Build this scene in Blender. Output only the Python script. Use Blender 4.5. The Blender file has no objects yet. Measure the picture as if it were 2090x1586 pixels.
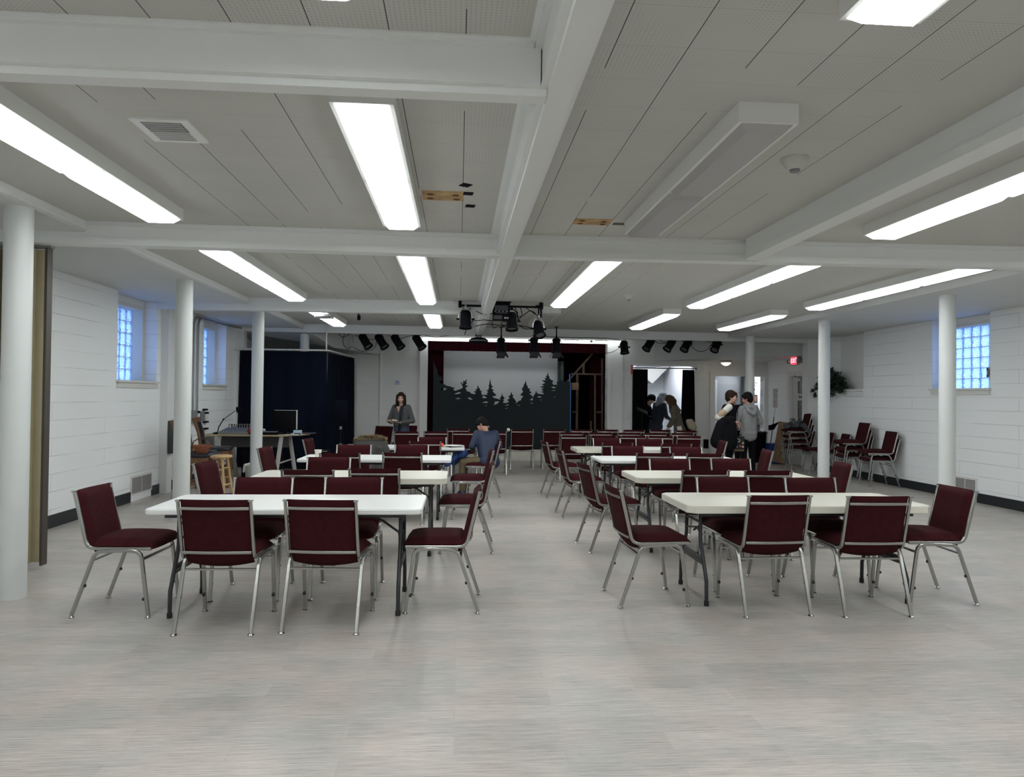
import bpy, bmesh, math, random
from mathutils import Vector, Matrix, noise
from mathutils.geometry import tessellate_polygon
random.seed(7)
PI=math.pi; R=math.radians
scene=bpy.context.scene; C=scene.collection

# ---------------- camera, world, exposure ----------------
cam_d=bpy.data.cameras.new('camera'); cam=bpy.data.objects.new('camera',cam_d); C.objects.link(cam); scene.camera=cam
cam_d.sensor_fit='HORIZONTAL'; cam_d.sensor_width=36; cam_d.lens=36*1450/2090; cam_d.clip_start=.02; cam_d.clip_end=200
def set_cam(pitch,roll,yaw,h):
    F=Vector((math.sin(yaw)*math.cos(pitch),math.cos(yaw)*math.cos(pitch),math.sin(pitch)))
    Rt=Vector((math.cos(yaw),-math.sin(yaw),0)); U=Rt.cross(F)
    R2=Rt*math.cos(roll)+U*math.sin(roll); U2=-Rt*math.sin(roll)+U*math.cos(roll)
    M=Matrix((R2,U2,-F)).transposed().to_4x4(); M.translation=Vector((0,0,h)); cam.matrix_world=M
set_cam(.0122,.0117,.0749,1.52)
LAMP=9.0            # strength of the fluorescent lenses
SKY=5.0
w=bpy.data.worlds.new('world'); scene.world=w; w.use_nodes=True
nt=w.node_tree; bg=nt.nodes['Background']; bg.inputs[1].default_value=SKY
tc=nt.nodes.new('ShaderNodeTexCoord'); sx=nt.nodes.new('ShaderNodeSeparateXYZ'); rp=nt.nodes.new('ShaderNodeValToRGB')
nt.links.new(tc.outputs['Generated'],sx.inputs[0]); nt.links.new(sx.outputs[2],rp.inputs[0]); nt.links.new(rp.outputs[0],bg.inputs[0])
rp.color_ramp.elements[0].position=0; rp.color_ramp.elements[0].color=(.10,.14,.22,1)
rp.color_ramp.elements[1].position=.45; rp.color_ramp.elements[1].color=(.50,.67,1,1)
vs=scene.view_settings; vs.view_transform='Standard'; vs.look='None'; vs.gamma=1; vs.use_curve_mapping=False; vs.exposure=0.74

# ---------------- materials ----------------
MATS={}
def mat(name,col,rough=.6,metal=0,bump=0,bscale=40,var=0,vscale=6,spec=None,emit=None,es=0,stretch=None,sheen=0):
    if name in MATS: return MATS[name]
    m=bpy.data.materials.new(name); m.use_nodes=True; n=m.node_tree.nodes; l=m.node_tree.links; b=n['Principled BSDF']
    b.inputs['Base Color'].default_value=(*col,1); b.inputs['Roughness'].default_value=rough; b.inputs['Metallic'].default_value=metal
    if spec is not None: b.inputs['Specular IOR Level'].default_value=spec
    if sheen: b.inputs['Sheen Weight'].default_value=sheen
    if emit: b.inputs['Emission Color'].default_value=(*emit,1); b.inputs['Emission Strength'].default_value=es
    t=n.new('ShaderNodeTexCoord'); v=t.outputs['Object']
    if stretch:
        mp=n.new('ShaderNodeMapping'); mp.inputs['Scale'].default_value=stretch; l.new(v,mp.inputs[0]); v=mp.outputs[0]
    if var:
        nz=n.new('ShaderNodeTexNoise'); nz.inputs['Scale'].default_value=vscale; nz.inputs['Detail'].default_value=5; l.new(v,nz.inputs['Vector'])
        r=n.new('ShaderNodeValToRGB'); l.new(nz.outputs[0],r.inputs[0]); e=r.color_ramp.elements
        e[0].position=.3; e[1].position=.7
        e[0].color=(*[max(0,c*(1-var)) for c in col],1); e[1].color=(*[min(1,c*(1+var)) for c in col],1)
        l.new(r.outputs[0],b.inputs['Base Color'])
    if bump:
        nb=n.new('ShaderNodeTexNoise'); nb.inputs['Scale'].default_value=bscale; nb.inputs['Detail'].default_value=4; l.new(v,nb.inputs['Vector'])
        bp=n.new('ShaderNodeBump'); bp.inputs['Strength'].default_value=bump; bp.inputs['Distance'].default_value=.01
        l.new(nb.outputs[0],bp.inputs['Height']); l.new(bp.outputs[0],b.inputs['Normal'])
    MATS[name]=m; return m
white=mat('painted_white',(.76,.77,.76),.55,bump=.05,bscale=60)
beam_w=mat('beam_white',(.74,.755,.75),.5,bump=.04,bscale=30)
ceil_p=mat('plaster_ceiling',(.60,.615,.61),.7,bump=.12,bscale=9,var=.02,vscale=2)
metalw=mat('white_metal',(.7,.7,.69),.4)
col_w=mat('column_paint',(.64,.665,.66),.4,bump=.03,bscale=30)
black=mat('black_plastic',(.006,.006,.008),.8,spec=.06)
blackm=mat('black_metal',(.007,.007,.009),.7,spec=.1)
fabric=mat('burgundy_fabric',(.040,.0075,.0095),.95,bump=.35,bscale=400,var=.12,vscale=25,spec=.1)
chrome=mat('brushed_steel',(.40,.40,.39),.27,metal=.95,bump=.05,bscale=200)
glide=mat('glide_steel',(.5,.5,.5),.25,metal=1)
rubber=mat('black_rubber',(.01,.01,.01),.6)
tbl_white=mat('white_table_plastic',(.74,.75,.745),.35,bump=.05,bscale=300)
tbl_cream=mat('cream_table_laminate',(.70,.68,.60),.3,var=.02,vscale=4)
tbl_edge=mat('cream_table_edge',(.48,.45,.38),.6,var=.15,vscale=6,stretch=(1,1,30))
tbl_leg=mat('charcoal_table_leg',(.03,.032,.037),.4,metal=.3)
skin=mat('skin',(.45,.24,.17),.5); skin2=mat('fair_skin',(.55,.33,.26),.5)
wood_l=mat('pine_wood',(.50,.33,.16),.5,var=.2,vscale=4,stretch=(6,6,1))
wood_b=mat('brown_wood',(.16,.075,.03),.45,var=.25,vscale=5,stretch=(6,6,1))
wood_s=mat('stud_wood',(.10,.065,.05),.8,var=.25,vscale=6)
navy_drape=mat('navy_drape',(.0035,.0055,.013),.95,spec=.1)
black_drape=mat('black_drape',(.004,.004,.006),.95,spec=.05)
velvet=mat('red_velvet',(.016,.0015,.0035),.95,spec=.05)
grey_m=mat('grey_metal',(.22,.23,.24),.5,metal=.2)
dirtw=mat('off_white_plastic',(.55,.55,.52),.5)

def lens_mat():
    m=bpy.data.materials.new('lit_lens'); m.use_nodes=True; n=m.node_tree.nodes; l=m.node_tree.links
    b=n['Principled BSDF']; b.inputs['Base Color'].default_value=(.85,.87,.86,1); b.inputs['Roughness'].default_value=.3
    b.inputs['Emission Color'].default_value=(.96,1,.985,1); b.inputs['Emission Strength'].default_value=LAMP
    return m
lit=lens_mat()
lit_side=mat('lit_lens_side',(.8,.82,.8),.3,emit=(.95,1,1),es=3.6)
unlit=mat('unlit_lens',(.40,.39,.39),.35)

def block_mat(name,ax,bh=.2,bw=.4,strength=.5,col=(.76,.77,.76),vj=.35):
    m=bpy.data.materials.new(name); m.use_nodes=True; n=m.node_tree.nodes; l=m.node_tree.links; b=n['Principled BSDF']
    b.inputs['Roughness'].default_value=.5
    t=n.new('ShaderNodeTexCoord'); s=n.new('ShaderNodeSeparateXYZ'); c=n.new('ShaderNodeCombineXYZ')
    l.new(t.outputs['Object'],s.inputs[0]); l.new(s.outputs['XYZ'.index(ax)],c.inputs[0]); l.new(s.outputs[2],c.inputs[1])
    nz=n.new('ShaderNodeTexNoise'); nz.inputs['Scale'].default_value=1.3; l.new(t.outputs['Object'],nz.inputs['Vector'])
    br=n.new('ShaderNodeTexBrick'); br.inputs['Scale'].default_value=1; br.inputs['Brick Width'].default_value=bw; br.inputs['Row Height'].default_value=bh
    br.inputs['Mortar Size'].default_value=.0035; br.inputs['Mortar Smooth'].default_value=.6; l.new(c.outputs[0],br.inputs['Vector'])
    br.inputs['Color1'].default_value=(0,0,0,1); br.inputs['Color2'].default_value=(0,0,0,1); br.inputs['Mortar'].default_value=(1,1,1,1)
    # horizontal joints stay clear, the paint fills many of the vertical ones
    mu=n.new('ShaderNodeMath'); mu.operation='MULTIPLY'
    mr=n.new('ShaderNodeMapRange'); mr.inputs[1].default_value=.38; mr.inputs[2].default_value=.62; mr.inputs[3].default_value=.1; mr.inputs[4].default_value=1
    l.new(nz.outputs[0],mr.inputs[0]); l.new(br.outputs['Fac'],mu.inputs[0]); l.new(mr.outputs[0],mu.inputs[1])
    bp=n.new('ShaderNodeBump'); bp.invert=True; bp.inputs['Strength'].default_value=strength; bp.inputs['Distance'].default_value=.012
    l.new(mu.outputs[0],bp.inputs['Height'])
    n2=n.new('ShaderNodeTexNoise'); n2.inputs['Scale'].default_value=45; n2.inputs['Detail'].default_value=4; l.new(t.outputs['Object'],n2.inputs['Vector'])
    b2=n.new('ShaderNodeBump'); b2.inputs['Strength'].default_value=.12; b2.inputs['Distance'].default_value=.006; l.new(n2.outputs[0],b2.inputs['Height']); l.new(bp.outputs[0],b2.inputs['Normal'])
    l.new(b2.outputs[0],b.inputs['Normal'])
    mx=n.new('ShaderNodeMix'); mx.data_type='RGBA'; mx.inputs[6].default_value=(*col,1); mx.inputs[7].default_value=(*[k*.62 for k in col],1)
    m3=n.new('ShaderNodeMath'); m3.operation='MULTIPLY'; m3.inputs[1].default_value=.75; l.new(mu.outputs[0],m3.inputs[0]); l.new(m3.outputs[0],mx.inputs[0]); l.new(mx.outputs[2],b.inputs['Base Color'])
    return m
blk_y=block_mat('painted_block_side','Y',bw=2.37,strength=.7,col=(.85,.87,.88)); blk_x=block_mat('painted_block_end','X',bh=.2,bw=.4,vj=1)

def floor_mat():
    m=bpy.data.materials.new('streaked_vinyl_planks'); m.use_nodes=True; n=m.node_tree.nodes; l=m.node_tree.links; b=n['Principled BSDF']
    b.inputs['Roughness'].default_value=.38; b.inputs['Specular IOR Level'].default_value=.45
    t=n.new('ShaderNodeTexCoord')
    def nz(scale,sc,det=6,rough=.6):
        mp=n.new('ShaderNodeMapping'); mp.inputs['Scale'].default_value=sc; l.new(t.outputs['Object'],mp.inputs[0])
        a=n.new('ShaderNodeTexNoise'); a.inputs['Scale'].default_value=scale; a.inputs['Detail'].default_value=det; a.inputs['Roughness'].default_value=rough; l.new(mp.outputs[0],a.inputs['Vector']); return a.outputs[0]
    a=nz(9,(.45,12,1),10,.8); a2=nz(2.2,(1,1,1),3)
    r=n.new('ShaderNodeValToRGB'); e=r.color_ramp.elements; e[0].position=.30; e[0].color=(.19,.175,.16,1); e[1].position=.66; e[1].color=(.60,.565,.525,1)
    x=e.new(.46); x.color=(.40,.375,.345,1); l.new(a,r.inputs[0])
    br=n.new('ShaderNodeTexBrick'); br.inputs['Scale'].default_value=1; br.inputs['Brick Width'].default_value=.95; br.inputs['Row Height'].default_value=.16; br.inputs['Mortar Size'].default_value=.0012
    br.inputs['Color1'].default_value=(.84,.84,.84,1); br.inputs['Color2'].default_value=(1.06,1.06,1.06,1); br.inputs['Mortar'].default_value=(.78,.78,.78,1); br.inputs['Bias'].default_value=.1
    l.new(t.outputs['Object'],br.inputs['Vector'])
    mx=n.new('ShaderNodeMix'); mx.data_type='RGBA'; mx.blend_type='MULTIPLY'; mx.inputs[0].default_value=.8; l.new(r.outputs[0],mx.inputs[6]); l.new(br.outputs[0],mx.inputs[7])
    r2=n.new('ShaderNodeValToRGB'); r2.color_ramp.elements[0].position=.35; r2.color_ramp.elements[0].color=(.86,.89,.90,1); r2.color_ramp.elements[1].position=.65; r2.color_ramp.elements[1].color=(1.03,.98,.97,1); l.new(a2,r2.inputs[0])
    m2=n.new('ShaderNodeMix'); m2.data_type='RGBA'; m2.blend_type='MULTIPLY'; m2.inputs[0].default_value=1; l.new(mx.outputs[2],m2.inputs[6]); l.new(r2.outputs[0],m2.inputs[7])
    l.new(m2.outputs[2],b.inputs['Base Color'])
    bp=n.new('ShaderNodeBump'); bp.inputs['Strength'].default_value=.12; bp.inputs['Distance'].default_value=.004; l.new(a,bp.inputs['Height']); l.new(bp.outputs[0],b.inputs['Normal'])
    return m
def tile_mat():
    m=bpy.data.materials.new('perforated_ceiling_tiles'); m.use_nodes=True; n=m.node_tree.nodes; l=m.node_tree.links; b=n['Principled BSDF']
    b.inputs['Roughness'].default_value=.75
    t=n.new('ShaderNodeTexCoord'); s=n.new('ShaderNodeSeparateXYZ'); l.new(t.outputs['Object'],s.inputs[0])
    def M(op,a,bv=None,c=None):
        k=n.new('ShaderNodeMath'); k.operation=op
        for i,v in enumerate((a,bv,c)):
            if v is None: continue
            if isinstance(v,(int,float)): k.inputs[i].default_value=v
            else: l.new(v,k.inputs[i])
        return k.outputs[0]
    X,Yc=s.outputs[0],s.outputs[1]
    def line(v,off,per,wd):
        f=M('FRACT',M('DIVIDE',M('SUBTRACT',v,off),per)); d=M('ABSOLUTE',M('SUBTRACT',f,.5)); return M('GREATER_THAN',d,.5-wd/per)
    lx=line(X,.012,.305,.0022); ly=line(Yc,.11,.305,.0009)
    nz=n.new('ShaderNodeTexNoise'); nz.inputs['Scale'].default_value=1.1; l.new(t.outputs['Object'],nz.inputs['Vector'])
    vis=M('GREATER_THAN',nz.outputs[0],.40)
    lines=M('MAXIMUM',M('MULTIPLY',lx,vis),M('MULTIPLY',ly,.45))
    # perforation holes on a 19 mm pitch
    p=.0191
    hx=M('SUBTRACT',M('FRACT',M('DIVIDE',M('SUBTRACT',X,.0),p)),.5); hy=M('SUBTRACT',M('FRACT',M('DIVIDE',Yc,p)),.5)
    d=M('SQRT',M('ADD',M('MULTIPLY',hx,hx),M('MULTIPLY',hy,hy))); hole=M('LESS_THAN',d,.15)
    n3=n.new('ShaderNodeTexNoise'); n3.inputs['Scale'].default_value=2.6; n3.inputs['Detail'].default_value=3; l.new(t.outputs['Object'],n3.inputs['Vector'])
    pv=n.new('ShaderNodeMapRange'); l.new(n3.outputs[0],pv.inputs[0]); pv.inputs[1].default_value=.42; pv.inputs[2].default_value=.6
    hole=M('MULTIPLY',M('MULTIPLY',hole,pv.outputs[0]),.5)
    # tiles only in the middle of the room, flush plaster further right and left
    msk=M('MULTIPLY',M('GREATER_THAN',X,-1.83),M('LESS_THAN',X,2.15))
    fac=M('MULTIPLY',M('MAXIMUM',lines,hole),msk)
    mx=n.new('ShaderNodeMix'); mx.data_type='RGBA'; mx.inputs[6].default_value=(.52,.52,.49,1); mx.inputs[7].default_value=(.06,.055,.05,1); l.new(fac,mx.inputs[0]); l.new(mx.outputs[2],b.inputs['Base Color'])
    nb=n.new('ShaderNodeTexNoise'); nb.inputs['Scale'].default_value=7; l.new(t.outputs['Object'],nb.inputs['Vector'])
    bp=n.new('ShaderNodeBump'); bp.inputs['Strength'].default_value=.12; bp.inputs['Distance'].default_value=.02; l.new(nb.outputs[0],bp.inputs['Height']); l.new(bp.outputs[0],b.inputs['Normal'])
    return m

# ---------------- mesh builder ----------------
class MB:
    def __init__(s): s.v=[]; s.f=[]; s.m=[]; s.mi=0
    def add(s,vs,fs):
        k=len(s.v); s.v+= [tuple(v) for v in vs]; s.f+=[tuple(i+k for i in f) for f in fs]; s.m+=[s.mi]*len(fs); return s
    def box(s,x0,x1,y0,y1,z0,z1,M=None):
        vs=[Vector(p) for p in ((x0,y0,z0),(x1,y0,z0),(x1,y1,z0),(x0,y1,z0),(x0,y0,z1),(x1,y0,z1),(x1,y1,z1),(x0,y1,z1))]
        if M: vs=[M@v for v in vs]
        return s.add(vs,[(0,3,2,1),(4,5,6,7),(0,1,5,4),(1,2,6,5),(2,3,7,6),(3,0,4,7)])
    def rbox(s,x0,x1,y0,y1,z0,z1,r=.01,seg=2,M=None):
        bm=bmesh.new(); bmesh.ops.create_cube(bm,size=1)
        for v in bm.verts: v.co=Vector(((x0+x1)/2+v.co.x*(x1-x0),(y0+y1)/2+v.co.y*(y1-y0),(z0+z1)/2+v.co.z*(z1-z0)))
        bmesh.ops.bevel(bm,geom=bm.edges[:],offset=r,segments=seg,affect='EDGES',profile=.5)
        if M: bmesh.ops.transform(bm,matrix=M,verts=bm.verts)
        s.bm(bm); return s
    def bm(s,bm):
        bm.verts.index_update(); s.add([v.co[:] for v in bm.verts],[[v.index for v in f.verts] for f in bm.faces]); bm.free(); return s
    def prism(s,poly,d,z0,z1,M=None):      # polygon in xy, extruded z0..z1
        n=len(poly); vs=[Vector((x,y,z0)) for x,y in poly]+[Vector((x,y,z1)) for x,y in poly]
        if M: vs=[M@v for v in vs]
        return s.add(vs,[tuple(range(n-1,-1,-1)),tuple(range(n,2*n))]+[(i,(i+1)%n,n+(i+1)%n,n+i) for i in range(n)])
    def lathe(s,prof,n=20,M=None,cap=True):
        vs=[];fs=[]
        for r,z in prof:
            for k in range(n):
                a=2*PI*k/n; vs.append(Vector((r*math.cos(a),r*math.sin(a),z)))
        for i in range(len(prof)-1):
            for k in range(n): fs.append((i*n+k,i*n+(k+1)%n,(i+1)*n+(k+1)%n,(i+1)*n+k))
        if cap: fs.append(tuple(range(n-1,-1,-1))); fs.append(tuple((len(prof)-1)*n+k for k in range(n)))
        if M: vs=[M@v for v in vs]
        return s.add(vs,fs)
    def cyl(s,a,b,r,r2=None,n=12):
        a=Vector(a); b=Vector(b); d=b-a; q=d.to_track_quat('Z','Y').to_matrix().to_4x4(); q.translation=a
        return s.lathe([(r,0),(r if r2 is None else r2,d.length)],n,q)
    def tube(s,pts,r,n=8,sq=False,up=None,closed=False,w=None):
        pts=[Vector(p) for p in pts]; N=len(pts); rings=[]
        prof=[]
        if sq:
            h=w or r; c=.3
            for sx_,sy_ in ((1,1),(-1,1),(-1,-1),(1,-1)):
                a=[(sx_*h,sy_*r*(1-c)),(sx_*h*(1-c),sy_*r)]
                if sx_*sy_<0: a=a[::-1]
                prof+=a
        else: prof=[(r*math.cos(2*PI*k/n),r*math.sin(2*PI*k/n)) for k in range(n)]
        n=len(prof); upv=Vector(up) if up else None; prev=None
        for i,p in enumerate(pts):
            if closed: t=(pts[(i+1)%N]-pts[i-1])
            else: t=(pts[min(i+1,N-1)]-pts[max(i-1,0)])
            t.normalize()
            if upv is not None: u=upv-t*upv.dot(t)
            elif prev is None:
                u=Vector((0,0,1))-t*t.z
                if u.length<.1: u=Vector((1,0,0))-t*t.x
            else: u=prev-t*prev.dot(t)
            u.normalize(); prev=u; v=t.cross(u)
            rings.append([p+u*a+v*b_ for a,b_ in prof])
        vs=[q for r_ in rings for q in r_]; fs=[]
        for i in range(N if closed else N-1):
            j=(i+1)%N
            for k in range(n): fs.append((i*n+k,i*n+(k+1)%n,j*n+(k+1)%n,j*n+k))
        if not closed: fs+= [tuple(range(n-1,-1,-1)),tuple((N-1)*n+k for k in range(n))]
        return s.add(vs,fs)
    def ball(s,c,r,n=12,sc=(1,1,1),M=None):
        vs=[];fs=[];k=n//2
        vs.append(Vector((0,0,-1)))
        for i in range(1,k):
            a=-PI/2+PI*i/k
            for j in range(n): b=2*PI*j/n; vs.append(Vector((math.cos(a)*math.cos(b),math.cos(a)*math.sin(b),math.sin(a))))
        vs.append(Vector((0,0,1))); L=len(vs)-1
        for j in range(n): fs.append((0,1+(j+1)%n,1+j)); fs.append((L,1+(k-2)*n+j,1+(k-2)*n+(j+1)%n))
        for i in range(k-2):
            for j in range(n): fs.append((1+i*n+j,1+i*n+(j+1)%n,1+(i+1)*n+(j+1)%n,1+(i+1)*n+j))
        out=[]
        for v in vs:
            q=Vector((v.x*r*sc[0],v.y*r*sc[1],v.z*r*sc[2]))
            if M: q=M@q
            out.append(q+Vector(c))
        return s.add(out,fs)
    def cap(s,a,b,ra,rb,n=12):            # tapered capsule, closed
        a=Vector(a); b=Vector(b); d=b-a; L=d.length
        if L<1e-5: return s.ball(a,ra,n)
        q=d.to_track_quat('Z','Y').to_matrix().to_4x4(); q.translation=a
        prof=[(ra*math.cos(t),ra*math.sin(t)) for t in (-PI/2*.98,-PI/3,-PI/6,0)]+[(rb*math.cos(t),L+rb*math.sin(t)) for t in (0,PI/6,PI/3,PI/2*.98)]
        return s.lathe(prof,n,q)
    def build(s,name,m,parent=None,smooth=35,loc=None):
        me=bpy.data.meshes.new(name); me.from_pydata(s.v,[],s.f)
        for mm in (m if isinstance(m,(list,tuple)) else [m]): me.materials.append(mm)
        me.polygons.foreach_set('material_index',s.m)
        if smooth:
            me.shade_smooth(); me.set_sharp_from_angle(angle=R(smooth))
        me.update()
        o=bpy.data.objects.new(name,me); C.objects.link(o)
        if parent: o.parent=parent
        if loc: o.location=loc
        return o
def tag(o,label,cat,group=None,kind=None):
    o['label']=label; o['category']=cat
    if group: o['group']=group
    if kind: o['kind']=kind
    return o
def thing(name,label,cat,loc=(0,0,0),rz=0,group=None):
    o=bpy.data.objects.new(name,None); C.objects.link(o); o.location=loc; o.rotation_euler=(0,0,rz); o.empty_display_size=.1
    return tag(o,label,cat,group)
def struct(o): o['kind']='structure'; return o
def box(name,m,x0,x1,y0,y1,z0,z1,parent=None): return MB().box(x0,x1,y0,y1,z0,z1).build(name,m,parent,smooth=0)
CH={}
def kids(o): return CH.get(o.name) or [c for c in bpy.data.objects if c.parent==o]
def dup(src,loc=None,rz=None,label=None,group=None,cat=None):
    tree={}
    def rec(o,par):
        c=o.copy(); C.objects.link(c)
        if par: c.parent=par
        for k in KID.get(o.name,[]): rec(k,c)
        return c
    r=rec(src,None)
    if loc is not None: r.location=loc
    if rz is not None: r.rotation_euler=(0,0,rz)
    if label: r['label']=label
    if group: r['group']=group
    if cat: r['category']=cat
    return r
KID={}
def register(root):
    for o in bpy.data.objects:
        if o.parent and o not in KID.setdefault(o.parent.name,[]): KID[o.parent.name].append(o)
def text_mesh(txt,size,m,parent,M,name='lettering',ext=.001):
    cu=bpy.data.curves.new('t','FONT'); cu.body=txt; cu.size=size; cu.extrude=ext; cu.align_x='CENTER'; cu.align_y='CENTER'
    to=bpy.data.objects.new('t',cu); me=bpy.data.meshes.new_from_object(to); bpy.data.objects.remove(to)
    me.transform(M); me.materials.clear(); me.materials.append(m); me.name=name
    o=bpy.data.objects.new(name,me); C.objects.link(o); o.parent=parent; return o
def remesh(o,vox,smooth=4,fac=.6):
    a=o.modifiers.new('r','REMESH'); a.mode='VOXEL'; a.voxel_size=vox; a.use_smooth_shade=True
    b=o.modifiers.new('s','SMOOTH'); b.factor=fac; b.iterations=smooth
    return o

# ================= the room =================
XL,XR=-4.52,7.9; YB=-4.0; YS=17.1; ZC=2.97; ZS=2.88
fm=floor_mat(); tm=tile_mat()
struct(box('floor',fm,-5.2,9.2,YB-.2,22.2,-.1,0))
# ceiling: main field, lower side strips, and the low part at the far end
b=MB(); b.box(-3.18,5.85,YB,17.3,ZC,ZC+.1); b.mi=1
b.box(-5.2,-3.18,YB,17.3,ZS,ZC+.1); b.box(5.85,8.5,YB,15.3,ZS,ZC+.1); b.box(5.85,8.5,15.3,17.9,ZS,ZC+.1)
struct(b.build('ceiling',[tm,ceil_p],smooth=0))

def wall_side(name,x0,x1,ops,y0,y1,m,z1=3.0):
    """wall slab between x0 and x1 with openings (ya,yb,za,zb) along y"""
    b=MB(); y=y0
    for ya,yb,za,zb in sorted(ops):
        b.box(x0,x1,y,ya,0,z1)
        if za>0: b.box(x0,x1,ya,yb,0,za)
        if zb<z1: b.box(x0,x1,ya,yb,zb,z1)
        y=yb
    b.box(x0,x1,y,y1,0,z1)
    return struct(b.build(name,m,smooth=0))
def wall_end(name,y0,y1,ops,x0,x1,m,z1=3.0):
    b=MB(); x=x0
    for xa,xb,za,zb in sorted(ops):
        b.box(x,xa,y0,y1,0,z1)
        if za>0: b.box(xa,xb,y0,y1,0,za)
        if zb<z1: b.box(xa,xb,y0,y1,zb,z1)
        x=xb
    b.box(x,x1,y0,y1,0,z1)
    return struct(b.build(name,m,smooth=0))
wall_side('wall_left',XL-.42,XL,[(9.78,11.02,1.69,2.94),(12.95,14.18,1.69,2.94)],YB,17.3,blk_y)
wall_side('wall_right',XR,XR+.42,[(10.03,11.33,1.74,2.94),(13.35,14.5,1.76,2.94),(15.48,16.42,0,2.10)],YB,17.9,blk_y)
wall_end('wall_near',YB-.2,YB,[],-5,8.4,blk_x)
wall_end('wall_stage',YS,YS+.2,[(-.75,3.6,.27,2.89),(4.24,5.79,0,2.33)],-4.94,6.06,blk_x)
wall_end('wall_kitchen',17.7,17.9,[(6.51,7.80,0,2.12)],6.06,8.32,blk_x)
struct(box('wall_return',blk_y,6.0,6.06,17.3,17.9,0,3.0))
# windows: recess, inner frame and glass blocks
def glass_mat():
    m=bpy.data.materials.new('wavy_glass_block'); m.use_nodes=True; n=m.node_tree.nodes; l=m.node_tree.links; out=n['Material Output']; n.remove(n['Principled BSDF'])
    t=n.new('ShaderNodeTexCoord'); nz=n.new('ShaderNodeTexNoise'); nz.inputs['Scale'].default_value=16; nz.inputs['Detail'].default_value=1; nz.inputs['Distortion'].default_value=1.6; l.new(t.outputs['Object'],nz.inputs['Vector'])
    bp=n.new('ShaderNodeBump'); bp.inputs['Strength'].default_value=1; bp.inputs['Distance'].default_value=.04; l.new(nz.outputs[0],bp.inputs['Height'])
    g=n.new('ShaderNodeBsdfGlass'); g.inputs['Roughness'].default_value=.03; g.inputs['IOR'].default_value=1.35; g.inputs['Color'].default_value=(.9,.95,1,1); l.new(bp.outputs[0],g.inputs['Normal'])
    tr=n.new('ShaderNodeBsdfTranslucent'); tr.inputs['Color'].default_value=(.6,.75,1,1); l.new(bp.outputs[0],tr.inputs['Normal'])
    mx=n.new('ShaderNodeMixShader'); mx.inputs[0].default_value=.55; l.new(g.outputs[0],mx.inputs[1]); l.new(tr.outputs[0],mx.inputs[2]); l.new(mx.outputs[0],out.inputs[0])
    return m
glassm=glass_mat()
mortar=mat('block_mortar',(.75,.8,.85),.7)
wfr=mat('window_frame_paint',(.66,.66,.63),.5)
def window(i,side,y0,y1,z0,z1,vent=False):
    s=-1 if side=='L' else 1; xw=XL if side=='L' else XR
    f=lambda d: xw+s*d      # depth behind the wall face
    def bx(b,d0,d1,ya,yb,za,zb): return b.box(min(f(d0),f(d1)),max(f(d0),f(d1)),ya,yb,za,zb)
    b=MB(); fy0,fy1,fz1=y0+.06,y1-.06,z1-.06
    for ya,yb,za,zb in ((y0,fy0,z0,z1),(fy1,y1,z0,z1),(fy0,fy1,fz1,z1)): bx(b,.19,.42,ya,yb,za,zb)
    fr=struct(b.build('window_%d'%i,wfr,smooth=0))
    nz=6; ny=max(1,round((fy1-fy0)/.19)); H=(fz1-z0)/nz; W=(fy1-fy0)/ny
    g=MB(); mo=MB()
    for a in range(ny):
        for c in range(nz):
            if vent and c==1 and a in (0,1,): continue
            ya,za=fy0+a*W,z0+c*H
            g.rbox(min(f(.33),f(.41)),max(f(.33),f(.41)),ya+.005,ya+W-.005,za+.005,za+H-.005,.012,2)
    for a in range(ny+1): bx(mo,.345,.40,fy0+a*W-.005,fy0+a*W+.005,z0,fz1)
    for c in range(nz+1):
        bx(mo,.345,.40,fy0,fy1,z0+c*H-.005,z0+c*H+.005)
    if vent:
        mo=MB()
        for a in range(ny+1):
            for c in range(nz):
                if c==1 and a==1: continue
                bx(mo,.345,.40,fy0+a*W-.005,fy0+a*W+.005,z0+c*H,z0+(c+1)*H)
        for c in range(nz+1): bx(mo,.345,.40,fy0,fy1,z0+c*H-.005,z0+c*H+.005)
    g.build('glass_blocks',glassm,fr); mo.build('mortar_grid',mortar,fr,smooth=0)
    sb=MB(); bx(sb,-.045,.42,y0-.03,y1+.03,z0-.03,z0); bx(sb,-.02,0,y0-.01,y1+.01,z0-.10,z0-.03)
    sb.build('sill',wfr,fr,smooth=0)
    if vent:
        v=MB(); ya,yb,za,zb=fy0,fy0+2*W,z0+H+.01,z0+2*H-.01
        for q in ((ya,yb,za,za+.035),(ya,yb,zb-.035,zb),(ya,ya+.035,za,zb),(yb-.035,yb,za,zb)): bx(v,.30,.38,*q)
        v.build('vent_frame',mat('aluminium',(.45,.45,.45),.4,metal=.6),fr,smooth=0)
        v=MB(); bx(v,.35,.36,ya+.03,yb-.03,za+.03,zb-.03); v.build('vent_pane',mat('frosted_pane',(.25,.35,.5),.2),fr,smooth=0)
    return fr
window(1,'L',9.78,11.02,1.69,2.80); window(2,'L',12.95,14.18,1.69,2.80)
window(3,'R',10.03,11.33,1.74,2.80,True)
b=MB(); b.box(XL-.42,XL,9.78,11.02,2.80,2.88); b.box(XL-.42,XL,12.95,14.18,2.80,2.88)
for y0,y1 in ((9.78,11.02),(12.95,14.18)): pass
struct(MB().box(XR+.19,XR+.42,10.03,11.33,2.80,2.9).box(XL-.42,XL-.19,9.78,11.02,2.80,2.9).box(XL-.42,XL-.19,12.95,14.18,2.80,2.9).build('trim_1',white,smooth=0))
# blocked-up niche on the right with its sill
b=MB(); b.box(XR+.17,XR+.42,13.35,14.5,1.76,2.95); b.box(XR-.05,XR+.17,13.3,14.5,1.72,1.76); b.box(XR-.02,XR,13.33,14.48,1.62,1.72)
struct(b.build('trim_2',white,smooth=0))

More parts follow.
